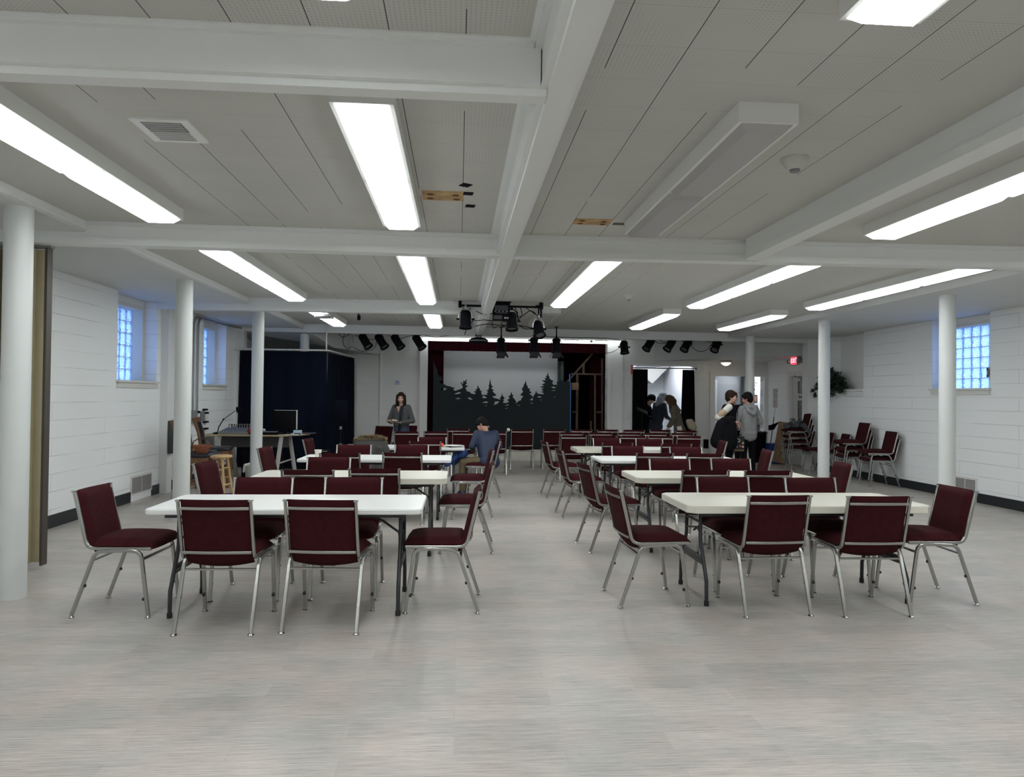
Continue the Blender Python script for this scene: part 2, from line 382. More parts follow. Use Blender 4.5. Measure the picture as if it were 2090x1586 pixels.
# piers, beams
PIER=MB(); PIER.box(XL,XL+.11,11.16,11.36,0,2.9); struct(PIER.build('trim_3',white,smooth=0))
struct(MB().box(XR-.22,XR,15.15,15.4,0,2.9).build('trim_4',white,smooth=0))
struct(MB().box(XL,XL+.16,14.78,14.98,0,2.9).build('trim_5',white,smooth=0))
def beam(name,x0,y0,x1,y1,wd=.14,zb=2.78,zt=2.99,cove=True,h2=.06):
    """dropped beam with its near face from (x0,y0) to (x1,y1)"""
    b=MB(); a=Vector((x0,y0,0)); c=Vector((x1,y1,0)); d=c-a; L=d.length; u=d/L
    M=Matrix.Translation(a)@Matrix.Rotation(math.atan2(u.y,u.x),4,'Z')
    b.box(0,L,.006,wd-.006,zb+h2,zt,M); b.box(0,L,0,wd,zb,zb+h2,M)
    if cove:
        b.box(0,L,-.025,.006,ZC-.035,zt,M)
    return struct(b.build(name,beam_w,smooth=0))
beam('trim_6',XL,6.25,.36,6.33); beam('trim_7',.48,6.33,XR,6.15)
beam('trim_8',XL,10.97,.36,10.86); 
beam('trim_9',XL,14.80,.36,14.88,zb=2.80); beam('trim_10',.48,14.88,XR-.0,15.2,zb=2.80,wd=.16)
# first cross beam, deep face with ledges
b=MB(); Mx=Matrix.Translation((-3.18,2.885,0))
b.box(0,3.5,.0,.125,2.80,3.0,Mx); b.box(0,3.47,-.03,.0,2.953,3.0,Mx); b.box(0,3.45,-.055,-.03,2.963,3.0,Mx); b.box(0,3.53,.028,.11,2.768,2.80,Mx); b.box(0,3.5,-.004,.0,2.80,2.806,Mx)
struct(b.build('trim_11',beam_w,smooth=0))
# the long centre beam
b=MB(); b.box(.325,.485,YB,15.0,2.80,3.0); b.box(.352,.455,YB,15.0,2.768,2.80); b.box(.295,.325,YB,15,2.955,3.0); b.box(.27,.295,YB,15,2.965,3.0); b.box(.485,.505,YB,15,2.955,3.0); b.box(.321,.325,YB,15.0,2.80,2.806)
struct(b.build('trim_12',beam_w,smooth=0))
b=MB(); b.box(2.56,2.68,YB,6.2,2.84,3.0); b.box(2.55,2.69,YB,6.2,2.78,2.84); struct(b.build('trim_13',beam_w,smooth=0))
b=MB(); b.box(-3.2,-3.165,YB,14.9,2.93,2.99); b.box(-3.19,-3.172,YB,14.9,2.90,2.93); struct(b.build('trim_14',beam_w,smooth=0))
# baseboards
bb=mat('black_vinyl_baseboard',(.010,.013,.018),.35)
def bboard(name,*bxs):
    b=MB()
    for q in bxs: b.box(*q,0,.145)
    return struct(b.build(name,bb,smooth=0))
bboard('baseboard_left',(XL,XL+.012,6.5,10.22),(XL,XL+.012,10.9,11.16),(XL,XL+.012,11.36,14.8)); 
bboard('baseboard_right',(XR-.012,XR,3,10.28),(XR-.012,XR,10.78,15.15),(XR-.012,XR,16.5,17.7),(XR-.012,XR,15.3,15.42))
bboard('baseboard_stage',(-4.4,-.95,YS-.012,YS),(5.85,6.0,YS-.012,YS),(3.98,4.2,YS-.012,YS))
# columns
def column(x,y,label,r=.095,zt=2.89):
    t=thing('round_column',label,'column',(x,y,0),0)
    MB().lathe([(r,0),(r,zt)],32).build('shaft',col_w,t)
    return t
for x,y,l in ((-3.27,5.52,'white round column beside the tan folding partition, nearest on the left'),
  (-3.30,8.80,'white round column behind the front left table, second on the left side'),
  (-3.30,11.95,'white round column in front of the long desk, third on the left side'),
  (-3.22,15.1,'white round column rising behind the navy curtain'),
  (6.20,8.60,'white round column beside the right wall glass block window'),
  (6.20,11.66,'white round column in front of the hanging green plant and stacked chairs'),
  (6.20,14.75,'white round column beside the person in the grey hoodie')): column(x,y,l)
# far bulkheads
def bulk(name,pts,zs,label=None):
    n=len(pts); vs=[(x,y,z) for (x,y),z in zip(pts,zs)]+[(x,y,2.99) for x,y in pts]
    return struct(MB().add(vs,[tuple(range(n-1,-1,-1)),tuple(range(n,2*n))]+[(i,(i+1)%n,n+(i+1)%n,n+i) for i in range(n)]).build(name,ceil_p,smooth=0))
bulk('trim_15',[(-4.52,14.98),(-3.05,14.98),(-2.72,15.6),(-1.86,YS),(-4.52,YS)],[2.8,2.8,2.55,2.50,2.50])
bulk('trim_16',[(4.78,YS),(6.3,15.95),(7.9,15.6),(7.9,17.7),(6.06,17.7),(6.06,YS)],[2.46,2.50,2.55,2.50,2.5,2.46])
# stage pilasters and pipe on the stage wall
struct(MB().box(-.95,-.75,YS-.06,YS,0,2.95).box(-.93,-.90,YS-.075,YS-.06,0,2.95).build('trim_17',white,smooth=0))
struct(MB().box(3.62,3.98,YS-.06,YS,0,2.95).box(3.60,3.68,YS-.09,YS-.06,0,2.95).build('trim_18',white,smooth=0))
tag(MB().cyl((-1.86,YS-.03,0),(-1.86,YS-.03,2.9),.022).build('wall_pipe',white),'thin white vertical pipe on the block wall left of the stage','pipe')
# ================= ceiling fixtures =================
hous=mat('fixture_housing',(.74,.75,.73),.45)
def fixture(x,y0,y1,n,label,on=True,wd=.30,group='fluorescent ceiling lights',hz=.088):
    t=thing('ceiling_light',label,'ceiling light',(x,(y0+y1)/2,ZC),0,group); L=y1-y0; h=L/2
    MB().box(-wd/2,wd/2,-h,h,-hz,0).build('housing',hous,t,smooth=0)
    sl=L/n
    for k in range(n):
        a=-h+k*sl+.012; c=a+sl-.024; w0,w1=wd/2-.02,wd/2-.055; z0,z1=-hz,-hz-.035
        b=MB(); b.add([(-w0,a,z0),(w0,a,z0),(w0,c,z0),(-w0,c,z0),(-w1,a+.035,z1),(w1,a+.035,z1),(w1,c-.035,z1),(-w1,c-.035,z1)],
            [(7,6,5,4),(0,1,5,4),(1,2,6,5),(2,3,7,6),(3,0,4,7)])
        b.f=[f[::-1] for f in b.f]; b.m=[0,1,1,1,1]
        b.build('lens',[lit,lit_side] if on else [unlit,unlit],t,smooth=0)
    for k in range(n+1 if n>1 else 2):
        for sgn in (-1,1):
            pass
    return t
F=[(-2.33,3.30,5.76,2,'lit two-lens ceiling light at upper left, over the front left column'),
(-.47,3.34,5.76,2,'lit two-lens ceiling light left of the centre beam, nearest full one'),
(1.49,.0,2.43,2,'lit ceiling light at top right edge, in front of the unlit fixture'),
(3.45,3.1,5.6,2,'lit two-lens ceiling light at the right edge beyond the right hand beam'),
(-.49,.1,2.46,2,'lit ceiling light barely showing at the top edge left of centre'),
(-2.33,6.78,10.35,3,'lit three-lens ceiling light in the middle bay, leftmost'),
(-.48,6.78,10.42,3,'lit three-lens ceiling light in the middle bay, just left of the centre beam'),
(1.47,6.75,10.42,3,'lit three-lens ceiling light right of centre beam with a see-through near end'),
(3.45,6.68,10.2,3,'lit three-lens ceiling light in the middle bay, second from right'),
(5.2,6.62,10.1,3,'lit three-lens ceiling light running alongside the right hand columns'),
(-2.33,11.5,14.0,2,'short lit ceiling light at far left with a small projector below it'),
(-.47,11.5,14.0,2,'short lit ceiling light at far left of centre beam'),
(3.4,11.15,13.5,2,'short lit ceiling light at the far right, left one of two'),
(5.1,11.0,13.4,2,'short lit ceiling light at the far right, right one of two')]
for a in F: fixture(*a)
for x,y in ((-2.33,.1),(3.45,.1),(-2.33,-2.9),(-.48,-2.9),(1.49,-2.9),(3.45,-2.9),(5.6,.1),(5.6,3.2)): fixture(x,y,y+2.4,2,'lit fluorescent ceiling light out of view behind the camera')
fixture(1.49,3.34,5.74,2,'large unlit grey fluorescent fixture near the smoke detector',False,hz=.10)
fixture(1.47,11.25,13.5,2,'unlit fluorescent fixture beside the cluster of stage lamps',False,hz=.10)
# strip over the stage
t=thing('stage_strip_light','long thin lit tube strip above the red stage valance','strip light',(1.55,16.85,2.90))
MB().box(-2.42,2.42,-.03,.03,0,.06).build('housing',hous,t,smooth=0)
MB().rbox(-2.42,2.42,-.045,.045,-.07,-.001,.02,2).build('tube',mat('strip_lens',(.8,.82,.8),.3,emit=(.95,1,.99),es=3.2),t)
for x in (.1,1.6): MB().rbox(x-.03,x+.03,-.07,-.04,-.05,.0,.01).build('bracket',hous,t)

# vent, holes, tape, smoke detector
t=thing('ceiling_vent','small louvred air vent in the left ceiling tiles','vent',(-1.60,4.02,ZC))
MB().box(-.15,.15,-.17,.17,-.012,0).build('frame',white,t,smooth=0)
b=MB()
for k in range(9): b.box(-.10,.10,-.125+k*.03,-.115+k*.03,-.018,-.012)
b.build('slats',mat('vent_slats',(.45,.45,.45),.5),t,smooth=0)
MB().box(-.105,.105,-.13,.0,-.0135,-.0121).build('opening',mat('vent_dark',(.20,.20,.20),.7),t,smooth=0)
hole=mat('raw_ceiling_board',(.42,.27,.13),.9,var=.35,vscale=9)
dark=mat('glue_spot',(.12,.05,.025),.9)
for x0,x1,y0,y1,l in ((-.28,.02,5.02,5.26,'missing ceiling tile showing brown board beside black tape squares'),(.93,1.23,5.66,5.86,'missing ceiling tile showing brown board left of the unlit fixture')):
    t=thing('missing_tile_patch',l,'ceiling patch',((x0+x1)/2,(y0+y1)/2,ZC)); a,c=(x1-x0)/2,(y1-y0)/2
    MB().box(-a,a,-c,c,-.002,0).build('board',hole,t,smooth=0)
    for q,s in ((-.6,-.3),(.6,-.2),(-.62,.6),(.65,.65)): MB().ball((q*a,s*c,-.003),.028,8,(1,.9,.12)).build('glue_spot',dark,t)
for x,y,rz,l in ((.03,4.86,.5,'black tape square on the ceiling, farthest from the missing tile'),(.05,5.06,.1,'black tape square on the ceiling at the missing tile corner'),(.07,5.39,.15,'black tape square on the ceiling just past the missing tile')):
    o=MB().box(-.035,.035,-.035,.035,-.004,-.001).build('tape_square',black,smooth=0); o.location=(x,y,ZC); o.rotation_euler=(0,0,rz); tag(o,l,'tape','black tape squares')
def smoke(x,y,s,l):
    t=thing('smoke_detector',l,'smoke detector',(x,y,ZC))
    MB().lathe([(.078*s,0),(.078*s,-.012),(.07*s,-.03),(.045*s,-.06),(.03*s,-.068)][::-1],28).build('body',dirtw,t)
    MB().lathe([(.02*s,-.085),(.03*s,-.08),(.03*s,-.066)],16).build('sensor',grey_m,t)
smoke(1.99,4.1,1,'round white smoke detector on the ceiling right of the unlit fixture')
smoke(2.35,9.75,.8,'small round detector on the far ceiling between the lit fixtures')
t=tag(MB().box(-.06,.06,-.03,.03,-.004,0).build('ceiling_hole',mat('hole_dark',(.09,.085,.075),.8),smooth=0,loc=(1.32,5.80,ZC)),'small dark slot in the ceiling beside the unlit fixture end','hole')
# wall registers
def register_vent(x,y0,y1,z0,z1,face,l):
    t=thing('wall_register',l,'wall vent',(x,(y0+y1)/2,(z0+z1)/2)); a,c=(y1-y0)/2,(z1-z0)/2; s=face
    MB().box(min(0,.012*s),max(0,.012*s),-a,a,-c,c).build('plate',metalw,t,smooth=0)
    b=MB(); n=13
    for k in range(n):
        z=-c+.025+k*(2*c-.05)/n
        for ya,yb in ((-a+.03,-.008),(.008,a-.03)): b.box(min(.0121*s,.0135*s),max(.0121*s,.0135*s),ya,yb,z,z+.009)
    b.build('slots',mat('slot_dark',(.02,.02,.02),.7),t,smooth=0)
register_vent(XL,10.22,10.90,.09,.36,1,'white slatted register low on the left wall')
register_vent(XR,10.28,10.78,.10,.36,-1,'white slatted register low on the right wall behind the column')
# ================= tan accordion partition =================
tan=mat('tan_vinyl_partition',(.36,.31,.20),.5,bump=.1,bscale=60,var=.05); brn=mat('partition_edge',(.06,.05,.04),.5)
t=thing('folding_partition','tan accordion folding partition drawn back at the left edge','partition',(-3.56,6.42,0))
b=MB(); n=40
pts=[]; 
for k in range(n): pts.append((-.06-.024*k,(.11 if k%2 else -.11)))
vs=[(x,y,.06) for x,y in pts]+[(x,y,2.74) for x,y in pts]+[(x,y+.012,.06) for x,y in pts]+[(x,y+.012,2.74) for x,y in pts]
b.add(vs,[(i,i+1,n+i+1,n+i) for i in range(n-1)]+[(2*n+i+1,2*n+i,3*n+i,3*n+i+1) for i in range(n-1)])
b.build('pleats',tan,t,smooth=0)
MB().rbox(-.09,.0,-.045,.045,.06,2.74,.012).build('lead_post',tan,t)
MB().box(0,.02,-.04,.04,.03,2.76).build('edge_strip',brn,t,smooth=0)
MB().box(-1.0,.04,-.03,.03,2.76,2.79).build('track',grey_m,t,smooth=0)

# ================= stacking chair =================
def make_chair():
    t=thing('stacking_chair','x','chair')
    fp=[(.26,.462),(.10,.462),(-.10,.462),(-.135,.466),(-.158,.478),(-.172,.50),(-.178,.52),(-.255,.845)]
    for s in (-1,1):
        x=s*.226
        b=MB().tube([(x,y,z) for y,z in fp],.011,w=.009,sq=True,up=(1,0,0)); b.box(x-.013,x+.013,-.27,-.243,.842,.852)
        b.build('side_frame',chrome,t)
        xo=s*.2385
        def leg(pts,foot,gp):
            o=MB().tube(pts,.0115,sq=True,up=(1,0,0)).build('leg',chrome,t)
            fx,fy=foot
            MB().lathe([(.019,0),(.021,.006),(.013,.013),(.012,.02)],14,Matrix.Translation((fx,fy,0))).build('foot_glide',glide,o)
            MB().ball(gp,.0125,8).build('stacking_bumper',rubber,o)
        leg([(xo,.08,.452),(xo,.15,.450),(xo,.178,.441),(xo,.196,.424),(xo,.204,.40),(xo,.253,.016)],(xo,.253),(xo,.222,.125))
        leg([(xo,.08,.452),(xo,-.05,.447),(xo,-.085,.440),(xo,-.106,.422),(xo,-.118,.40),(xo,-.253,.016)],(xo,-.253),(xo,-.170,.215))
    for nm,y,z in (('rear_stretcher',-.124,.385),('front_stretcher',.207,.392)):
        MB().box(-.23,.23,y-.009,y+.009,z-.006,z+.006).build(nm,chrome,t,smooth=0)
    # padded back, bowed slightly backward, wrapped under at the bottom
    def pad(x0,x1,fn,nx,ny,th):
        pass
    bm=MB(); NX,NZ=10,14
    def bp(u,v):   # u -1..1, v 0..1 -> centre line point, outward normal thickness
        z=.428+v*(.853-.428); 
        y=-.255+(.845-z)*.237 if z>.50 else -.172+ (.50-z)*.75
        y-=.016*(1-u*u)
        z-=.022*(1-u*u)*max(0,1-v*3)
        return u*.213,y,z
    vs=[];fs=[]
    for side in (0,1):
        for i in range(NX+1):
            for j in range(NZ+1):
                u=-1+2*i/NX; v=j/NZ; x,y,z=bp(u,v)
                e=min(1,(1-abs(u))/.09,v/.06,(1-v)/.05); e=max(0,e); e=math.sqrt(1-(1-e)**2)
                th=(.034 if side==0 else .012)*e+.002
                yy=y+ (th+.012*0 if side==0 else -th)
                zz=z-.018*(u*u)*(1-v)*0
                vs.append((x,yy+.008,zz))
    W=NZ+1; K=(NX+1)*W
    for i in range(NX):
        for j in range(NZ):
            a=i*W+j; fs.append((a,a+1,a+W+1,a+W)); fs.append((K+a,K+a+W,K+a+W+1,K+a+1))
    for i in range(NX): 
        a=i*W; fs.append((a,a+W,K+a+W,K+a)); a=i*W+NZ; fs.append((a,K+a,K+a+W,a+W))
    for j in range(NZ): fs.append((j,K+j,K+j+1,j+1)); a=NX*W+j; fs.append((a,a+1,K+a+1,K+a))
    bm.add(vs,fs); bk=bm.build('backrest',fabric,t,smooth=50)
    for z in (.798,.508):
        y=-.255+(.845-z)*.237
        MB().tube([(x,y-.012-.016*(1-(x/.215)**2)-.003,z) for x in (-.215,-.13,-.05,.05,.13,.215)],.009,sq=True,w=.003,up=(0,1,0)).build('back_rail',chrome,t)
    # seat cushion, crowned and dropping at the front
    bm=MB(); vs=[];fs=[]; NX,NY=12,14
    for side in (0,1):
        for i in range(NX+1):
            for j in range(NY+1):
                u=-1+2*i/NX; v=j/NY
                y=-.155+v*(.435); x=u*(.222 if v>.12 else .20+.18*v)
                e=min(1,(1-abs(u))/.12,(1-v)/.12,v/.08); e=max(0,e); e=math.sqrt(1-(1-e)**2)
                if side==0: z=.478+.040*e+.022*(1-u*u)*math.sin(PI*min(1,v+.1))-.012*max(0,v-.8)*5
                else: z=.478-.020*e-.022*(1-u*u)*(1 if v<.9 else .5)-.01*max(0,v-.8)*5
                vs.append((x,y,z))
    W=NY+1; K=(NX+1)*W
    for i in range(NX):
        for j in range(NY):
            a=i*W+j; fs.append((a,a+W,a+W+1,a+1)); fs.append((K+a,K+a+1,K+a+W+1,K+a+W))
    for i in range(NX):
        a=i*W; fs.append((a,K+a,K+a+W,a+W)); a=i*W+NY; fs.append((a,a+W,K+a+W,K+a))
    for j in range(NY): fs.append((j,j+1,K+j+1,K+j)); a=NX*W+j; fs.append((a,K+a,K+a+1,a+1))
    bm.add(vs,fs).build('seat',fabric,t,smooth=50)
    return t
proto=make_chair(); register(proto); used=[False]
def chair(x,y,rz,label,group,z=0):
    if not used[0]:
        used[0]=True; o=proto; o.location=(x,y,z); o.rotation_euler=(0,0,rz); o['label']=label; o['group']=group; return o
    return dup(proto,(x,y,z),rz,label,group)

# ================= folding tables =================
def table(x0,x1,y0,y1,kind,label):
    cx,cy=(x0+x1)/2,(y0+y1)/2; L=(x1-x0)/2; W=(y1-y0)/2
    t=thing('folding_table',label,'table',(cx,cy,0),0,'folding tables in two columns')
    H=.742; plastic=kind=='w'; th=.036 if plastic else .055
    r=.05 if plastic else .05; poly=[]
    if plastic:
        for sx_,sy_,a0 in ((1,1,0),(-1,1,90),(-1,-1,180),(1,-1,270)):
            for k in range(7):
                a=R(a0+15*k); poly.append((sx_*(L-r)+r*math.cos(a),sy_*(W-r)+r*math.sin(a)))
    else: poly=[(L,-W+r),(L,W-r),(L-r,W),(-L+r,W),(-L,W-r),(-L,-W+r),(-L+r,-W),(L-r,-W)]
    bm=bmesh.new(); vs=[bm.verts.new((x,y,H)) for x,y in poly]; f=bm.faces.new(vs)
    g=bmesh.ops.extrude_face_region(bm,geom=[f]); bmesh.ops.translate(bm,vec=(0,0,-th),verts=[v for v in g['geom'] if isinstance(v,bmesh.types.BMVert)])
    bmesh.ops.recalc_face_normals(bm,faces=bm.faces)
    ee=[e for e in bm.edges if abs(e.verts[0].co.z-e.verts[1].co.z)<1e-4]
    bmesh.ops.bevel(bm,geom=ee,offset=.006 if plastic else .004,segments=3,affect='EDGES')
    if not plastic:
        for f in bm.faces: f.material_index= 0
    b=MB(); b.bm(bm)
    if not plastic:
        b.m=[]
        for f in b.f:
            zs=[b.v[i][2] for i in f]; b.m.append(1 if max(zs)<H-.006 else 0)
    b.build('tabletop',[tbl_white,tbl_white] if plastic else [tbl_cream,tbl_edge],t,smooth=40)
    a=MB()
    for s in (-1,1): a.box(-L+.12,L-.12,s*(W-.075)-.01,s*(W-.075)+.01,H-th-.03,H-th)
    a.build('apron_rail',tbl_leg,t,smooth=0)
    for s in (-1,1):
        X=s*(L-.16)
        for q in (-1,1):
            o=MB().tube([(X,q*.16,H-th-.005),(X,q*.165,.46),(X,q*.19,.40),(X,q*.26,.26),(X,q*.30,.18),(X,q*.305,.03)],.0145,10).build('leg',tbl_leg,t)
            MB().cyl((X,q*.305,0),(X,q*.305,.035),.018,.018,14).build('foot_cap',rubber,o)
        MB().tube([(X,-.235,.31),(X,.235,.31)],.012,8).box(X-.006,X+.006,-.22,.22,.28,.34).build('leg_crossbar',tbl_leg,t)
        MB().tube([(X,-.165,H-th-.10),(X,.165,H-th-.10)],.010,8).build('upper_crossbar',tbl_leg,t)
        MB().tube([(X,0,.50),(X-s*.14,0,.60),(X-s*.34,0,H-th-.01)],.009,8).tube([(X,-.165,.50),(X-s*.03,0,.525),(X,.165,.50)],.008,8).build('brace',tbl_leg,t)
    return t
T={'L1':(-2.09,-.24,4.91,5.66,'w','white plastic folding table at front left, nearest of the left column'),
'L2':(-1.95,-.10,6.74,7.49,'c','cream thick-edged folding table, second from front in the left column'),
'L3':(-1.94,-.08,8.72,9.47,'w','white plastic folding table with a paper cup, third in the left column'),
'L4':(-1.75,.10,10.72,11.45,'w','white folding table holding a plate, farthest in the left column'),
'R1':(1.68,3.55,5.06,5.81,'c','cream thick-edged folding table at front right, nearest of the right column'),
'R2':(1.76,3.62,6.86,7.60,'c','cream thick-edged folding table, second from front in the right column'),
'R3':(1.78,3.64,8.75,9.50,'w','bright white plastic folding table, third in the right column'),
'R4':(1.80,3.66,10.62,11.36,'c','cream folding table farthest back in the right column')}
for k,a in T.items(): table(*a)
NM={'L1':'front left table','L2':'second left table','L3':'third left table','L4':'farthest left table','R1':'front right table','R2':'second right table','R3':'third right table','R4':'farthest right table'}
def set_(k,near,far,lend,rend):
    g='chairs at the tables'; n=NM[k]
    for i,(x,y,a) in enumerate(near):
        w_='' if len(near)==1 else (', left of the pair' if i==0 else ', right of the pair')
        chair(x,y,R(a),'maroon chair with its back to us at the %s%s'%(n,w_),g)
    for i,(x,y,a) in enumerate(far):
        w_='' if len(far)==1 else (', left of the pair' if i==0 else ', right of the pair')
        chair(x,y,PI+R(a),'maroon chair facing us across the %s%s'%(n,w_),g)
    if lend: chair(lend[0],lend[1],-PI/2+R(lend[2]),'maroon chair at the left end of the %s'%n,g)
    if rend: chair(rend[0],rend[1],PI/2+R(rend[2]),'maroon chair at the right end of the %s'%n,g)
set_('L1',[(-1.515,4.86,-2),(-.845,4.86,-5)],[(-1.55,5.60,0),(-.84,5.62,0)],(-2.32,5.24,-2),(-.09,5.25,-2))
set_('L2',[(-1.33,6.70,0),(-.76,6.84,0)],[(-1.38,7.52,0)],(-2.22,7.15,-7),(.10,7.15,-2))
set_('L3',[(-1.35,8.56,-1),(-.65,8.68,0)],[(-1.40,9.5,0),(-.63,9.56,0)],(-2.18,9.15,-6),(.19,9.07,-1))
set_('L4',[(-.48,10.8,0)],[(-.42,11.4,0)],(-2.03,11.0,-5),None)
set_('R1',[(2.25,5.10,2),(2.97,5.06,-1)],[(2.28,5.74,0),(3.05,5.70,2)],(1.43,5.34,3),(3.66,5.33,-3))
set_('R2',[(2.33,6.82,2),(2.94,6.80,0)],[(2.36,7.55,0),(3.08,7.60,0)],(1.53,7.17,7),(3.92,7.45,-6))
set_('R3',[(2.42,8.85,0),(3.04,8.82,0)],[(2.38,9.6,0),(3.18,9.5,0)],(1.56,9.12,2),(3.90,9.30,-8))
set_('R4',[(2.38,10.75,0),(3.24,10.62,0)],[(2.48,11.5,0),(3.19,11.45,0)],(1.57,10.85,4),(4.05,11.30,-8))
O5=['leftmost','second from left','third from left','fourth from left','fifth from left','rightmost']
gt='chairs set out in rows facing the stage'
for rn,row in (('nearest right-hand row',[(2.07,12.85),(2.60,12.8),(3.15,12.88),(3.66,12.86),(4.19,12.9)]),
  ('middle right-hand row',[(2.19,13.9),(2.78,13.95),(3.33,13.9),(3.86,13.93),(4.42,14.0)]),
  ('back right-hand row',[(2.03,15.1),(2.62,15.2),(3.18,15.2),(3.74,15.2),(4.36,15.3),(4.88,15.15)])):
    for i,(x,y) in enumerate(row): chair(x,y,R(random.uniform(-3,3)),'maroon chair facing the stage, %s of the %s'%(O5[i] if i<len(row)-1 else 'rightmost',rn),gt)
for i,(x,y) in enumerate([(-.97,13.75),(-.43,13.85),(.12,13.85)]): chair(x,y,R(random.uniform(-2,2)),'maroon chair facing the stage, %s of three left of the seated person'%['left','middle','right'][i],gt)
chair(.70,14.0,R(1),'maroon chair facing the stage, just behind the seated person',gt)
chair(1.33,14.95,0,'maroon chair standing alone before the middle of the stage',gt)
chair(.0,15.0,0,'maroon chair behind the left row, close to the stage',gt)
chair(-1.72,15.5,R(152),'maroon chair turned toward us left of the standing person',gt)
chair(-1.18,15.95,R(168),'maroon chair partly hidden behind the standing person',gt)
# stacks by the right wall
gs='chairs stacked along the right wall'
LV=['bottom','second','third','fourth','top']
def stack(x,y,rz,n,label,dz=.128,sh=.028):
    for k in range(n):
        a=rz+PI/2; f=(-sh*0+sh*k)
        chair(x+f*math.cos(a),y+f*math.sin(a),rz,'maroon chair, %s of the %s'%('top' if k==n-1 else LV[k],label),gs,z=k*dz)
stack(7.58,12.30,R(82),2,'two-high stack nearest along the right wall')
stack(7.55,13.05,R(84),3,'three-high stack by the right wall')
chair(7.60,13.9,R(80),'single maroon chair by the right wall behind the three-high stack',gs)
chair(7.60,14.5,R(80),'single maroon chair mostly hidden behind the round column',gs)
stack(7.50,15.1,R(80),4,'tall stack with a jacket on it by the exit door')

# ================= stage =================
stg=mat('stage_front_paint',(.72,.70,.62),.6,var=.10,vscale=5,bump=.1)
struct(MB().box(-.9,3.75,YS+.0,22,.0,.27).build('trim_19',mat('stage_floor',(.05,.04,.035),.6),smooth=0))
struct(MB().box(-.9,3.7,YS-.03,YS-.001,.0,.255).box(-.9,3.7,YS-.06,YS-.001,.235,.262).build('trim_20',stg,smooth=0))
struct(MB().box(-4.9,6.0,21.9,22.0,0,4.2).box(-1.5,-1.4,YS+.2,21.9,.0,4.2).box(3.95,4.05,YS+.2,21.9,.0,4.2).box(-1.5,4.0,YS+.2,22,3.3,3.4).box(-1.5,4.1,17.12,17.3,3.0,3.4).build('wall_stage_rear',mat('black_stage_masking',(.006,.006,.008),.9),smooth=0))
def drape(name,m,pts,z0,z1,parent=None,amp=.04,freq=9,th=.012,taper=None,seg=10,n=None):
    """pleated cloth hung along the plan path pts"""
    P=[Vector((x,y,0)) for x,y in pts]; Ls=[0]
    for i in range(1,len(P)): Ls.append(Ls[-1]+(P[i]-P[i-1]).length)
    tot=Ls[-1]; n=n or max(12,int(tot*freq*8)); vs=[];fs=[]
    ph=random.random()*6
    for j in range(seg+1):
        v=j/seg; z=z1+(z0-z1)*v
        for i in range(n+1):
            s=tot*i/n
            k=max(q for q in range(len(Ls)-1) if Ls[q]<=s+1e-9); d=(P[k+1]-P[k]).normalized(); c=P[k]+d*(s-Ls[k]); nn=Vector((-d.y,d.x,0))
            a=amp*(.35+.65*v)*(math.sin(2*PI*freq*s/1.0*.5+ph+.6*math.sin(3*s+v))+.4*math.sin(2*PI*freq*.23*s+1+v*.7))
            q=c+nn*a
            if taper: q=q+d*(taper*v*(i/n-.5)*2)
            vs.append((q.x,q.y,z))
    W=n+1; K=len(vs)
    vs+= [(x,y+th,z) for x,y,z in vs]
    for j in range(seg):
        for i in range(n):
            a=j*W+i; fs.append((a,a+1,a+W+1,a+W)); fs.append((K+a,K+a+W,K+a+W+1,K+a+1))
    for i in range(n): fs.append((i,K+i,K+i+1,i+1)); a=seg*W+i; fs.append((a,a+1,K+a+1,K+a))
    for j in range(seg): a=j*W; fs.append((a,a+W,K+a+W,K+a)); a=j*W+n; fs.append((a,K+a,K+a+W,a+W))
    return MB().add(vs,fs).build(name,m,parent,smooth=60)
tag(drape('stage_valance',velvet,[(-.80,17.33),(3.62,17.33)],2.63,2.9,amp=.018,freq=12),'dark red velvet valance across the top of the stage opening','curtain')
tag(drape('stage_curtain',velvet,[(-.8,17.42),(-.38,17.55)],.28,2.9,amp=.03,freq=12),'dark red velvet curtain gathered at the left of the stage','curtain')
tag(drape('stage_curtain',velvet,[(3.30,17.75),(3.64,17.62)],.28,2.9,amp=.03,freq=12),'dark red velvet curtain gathered at the right of the stage','curtain')
o=tag(drape('backdrop',mat('grey_backdrop_cloth',(.78,.79,.82),.9),[(-.46,18.2),(2.54,18.2)],.28,3.0,amp=.006,freq=1.5),'pale grey cloth backdrop hanging behind the tree silhouettes','backdrop')
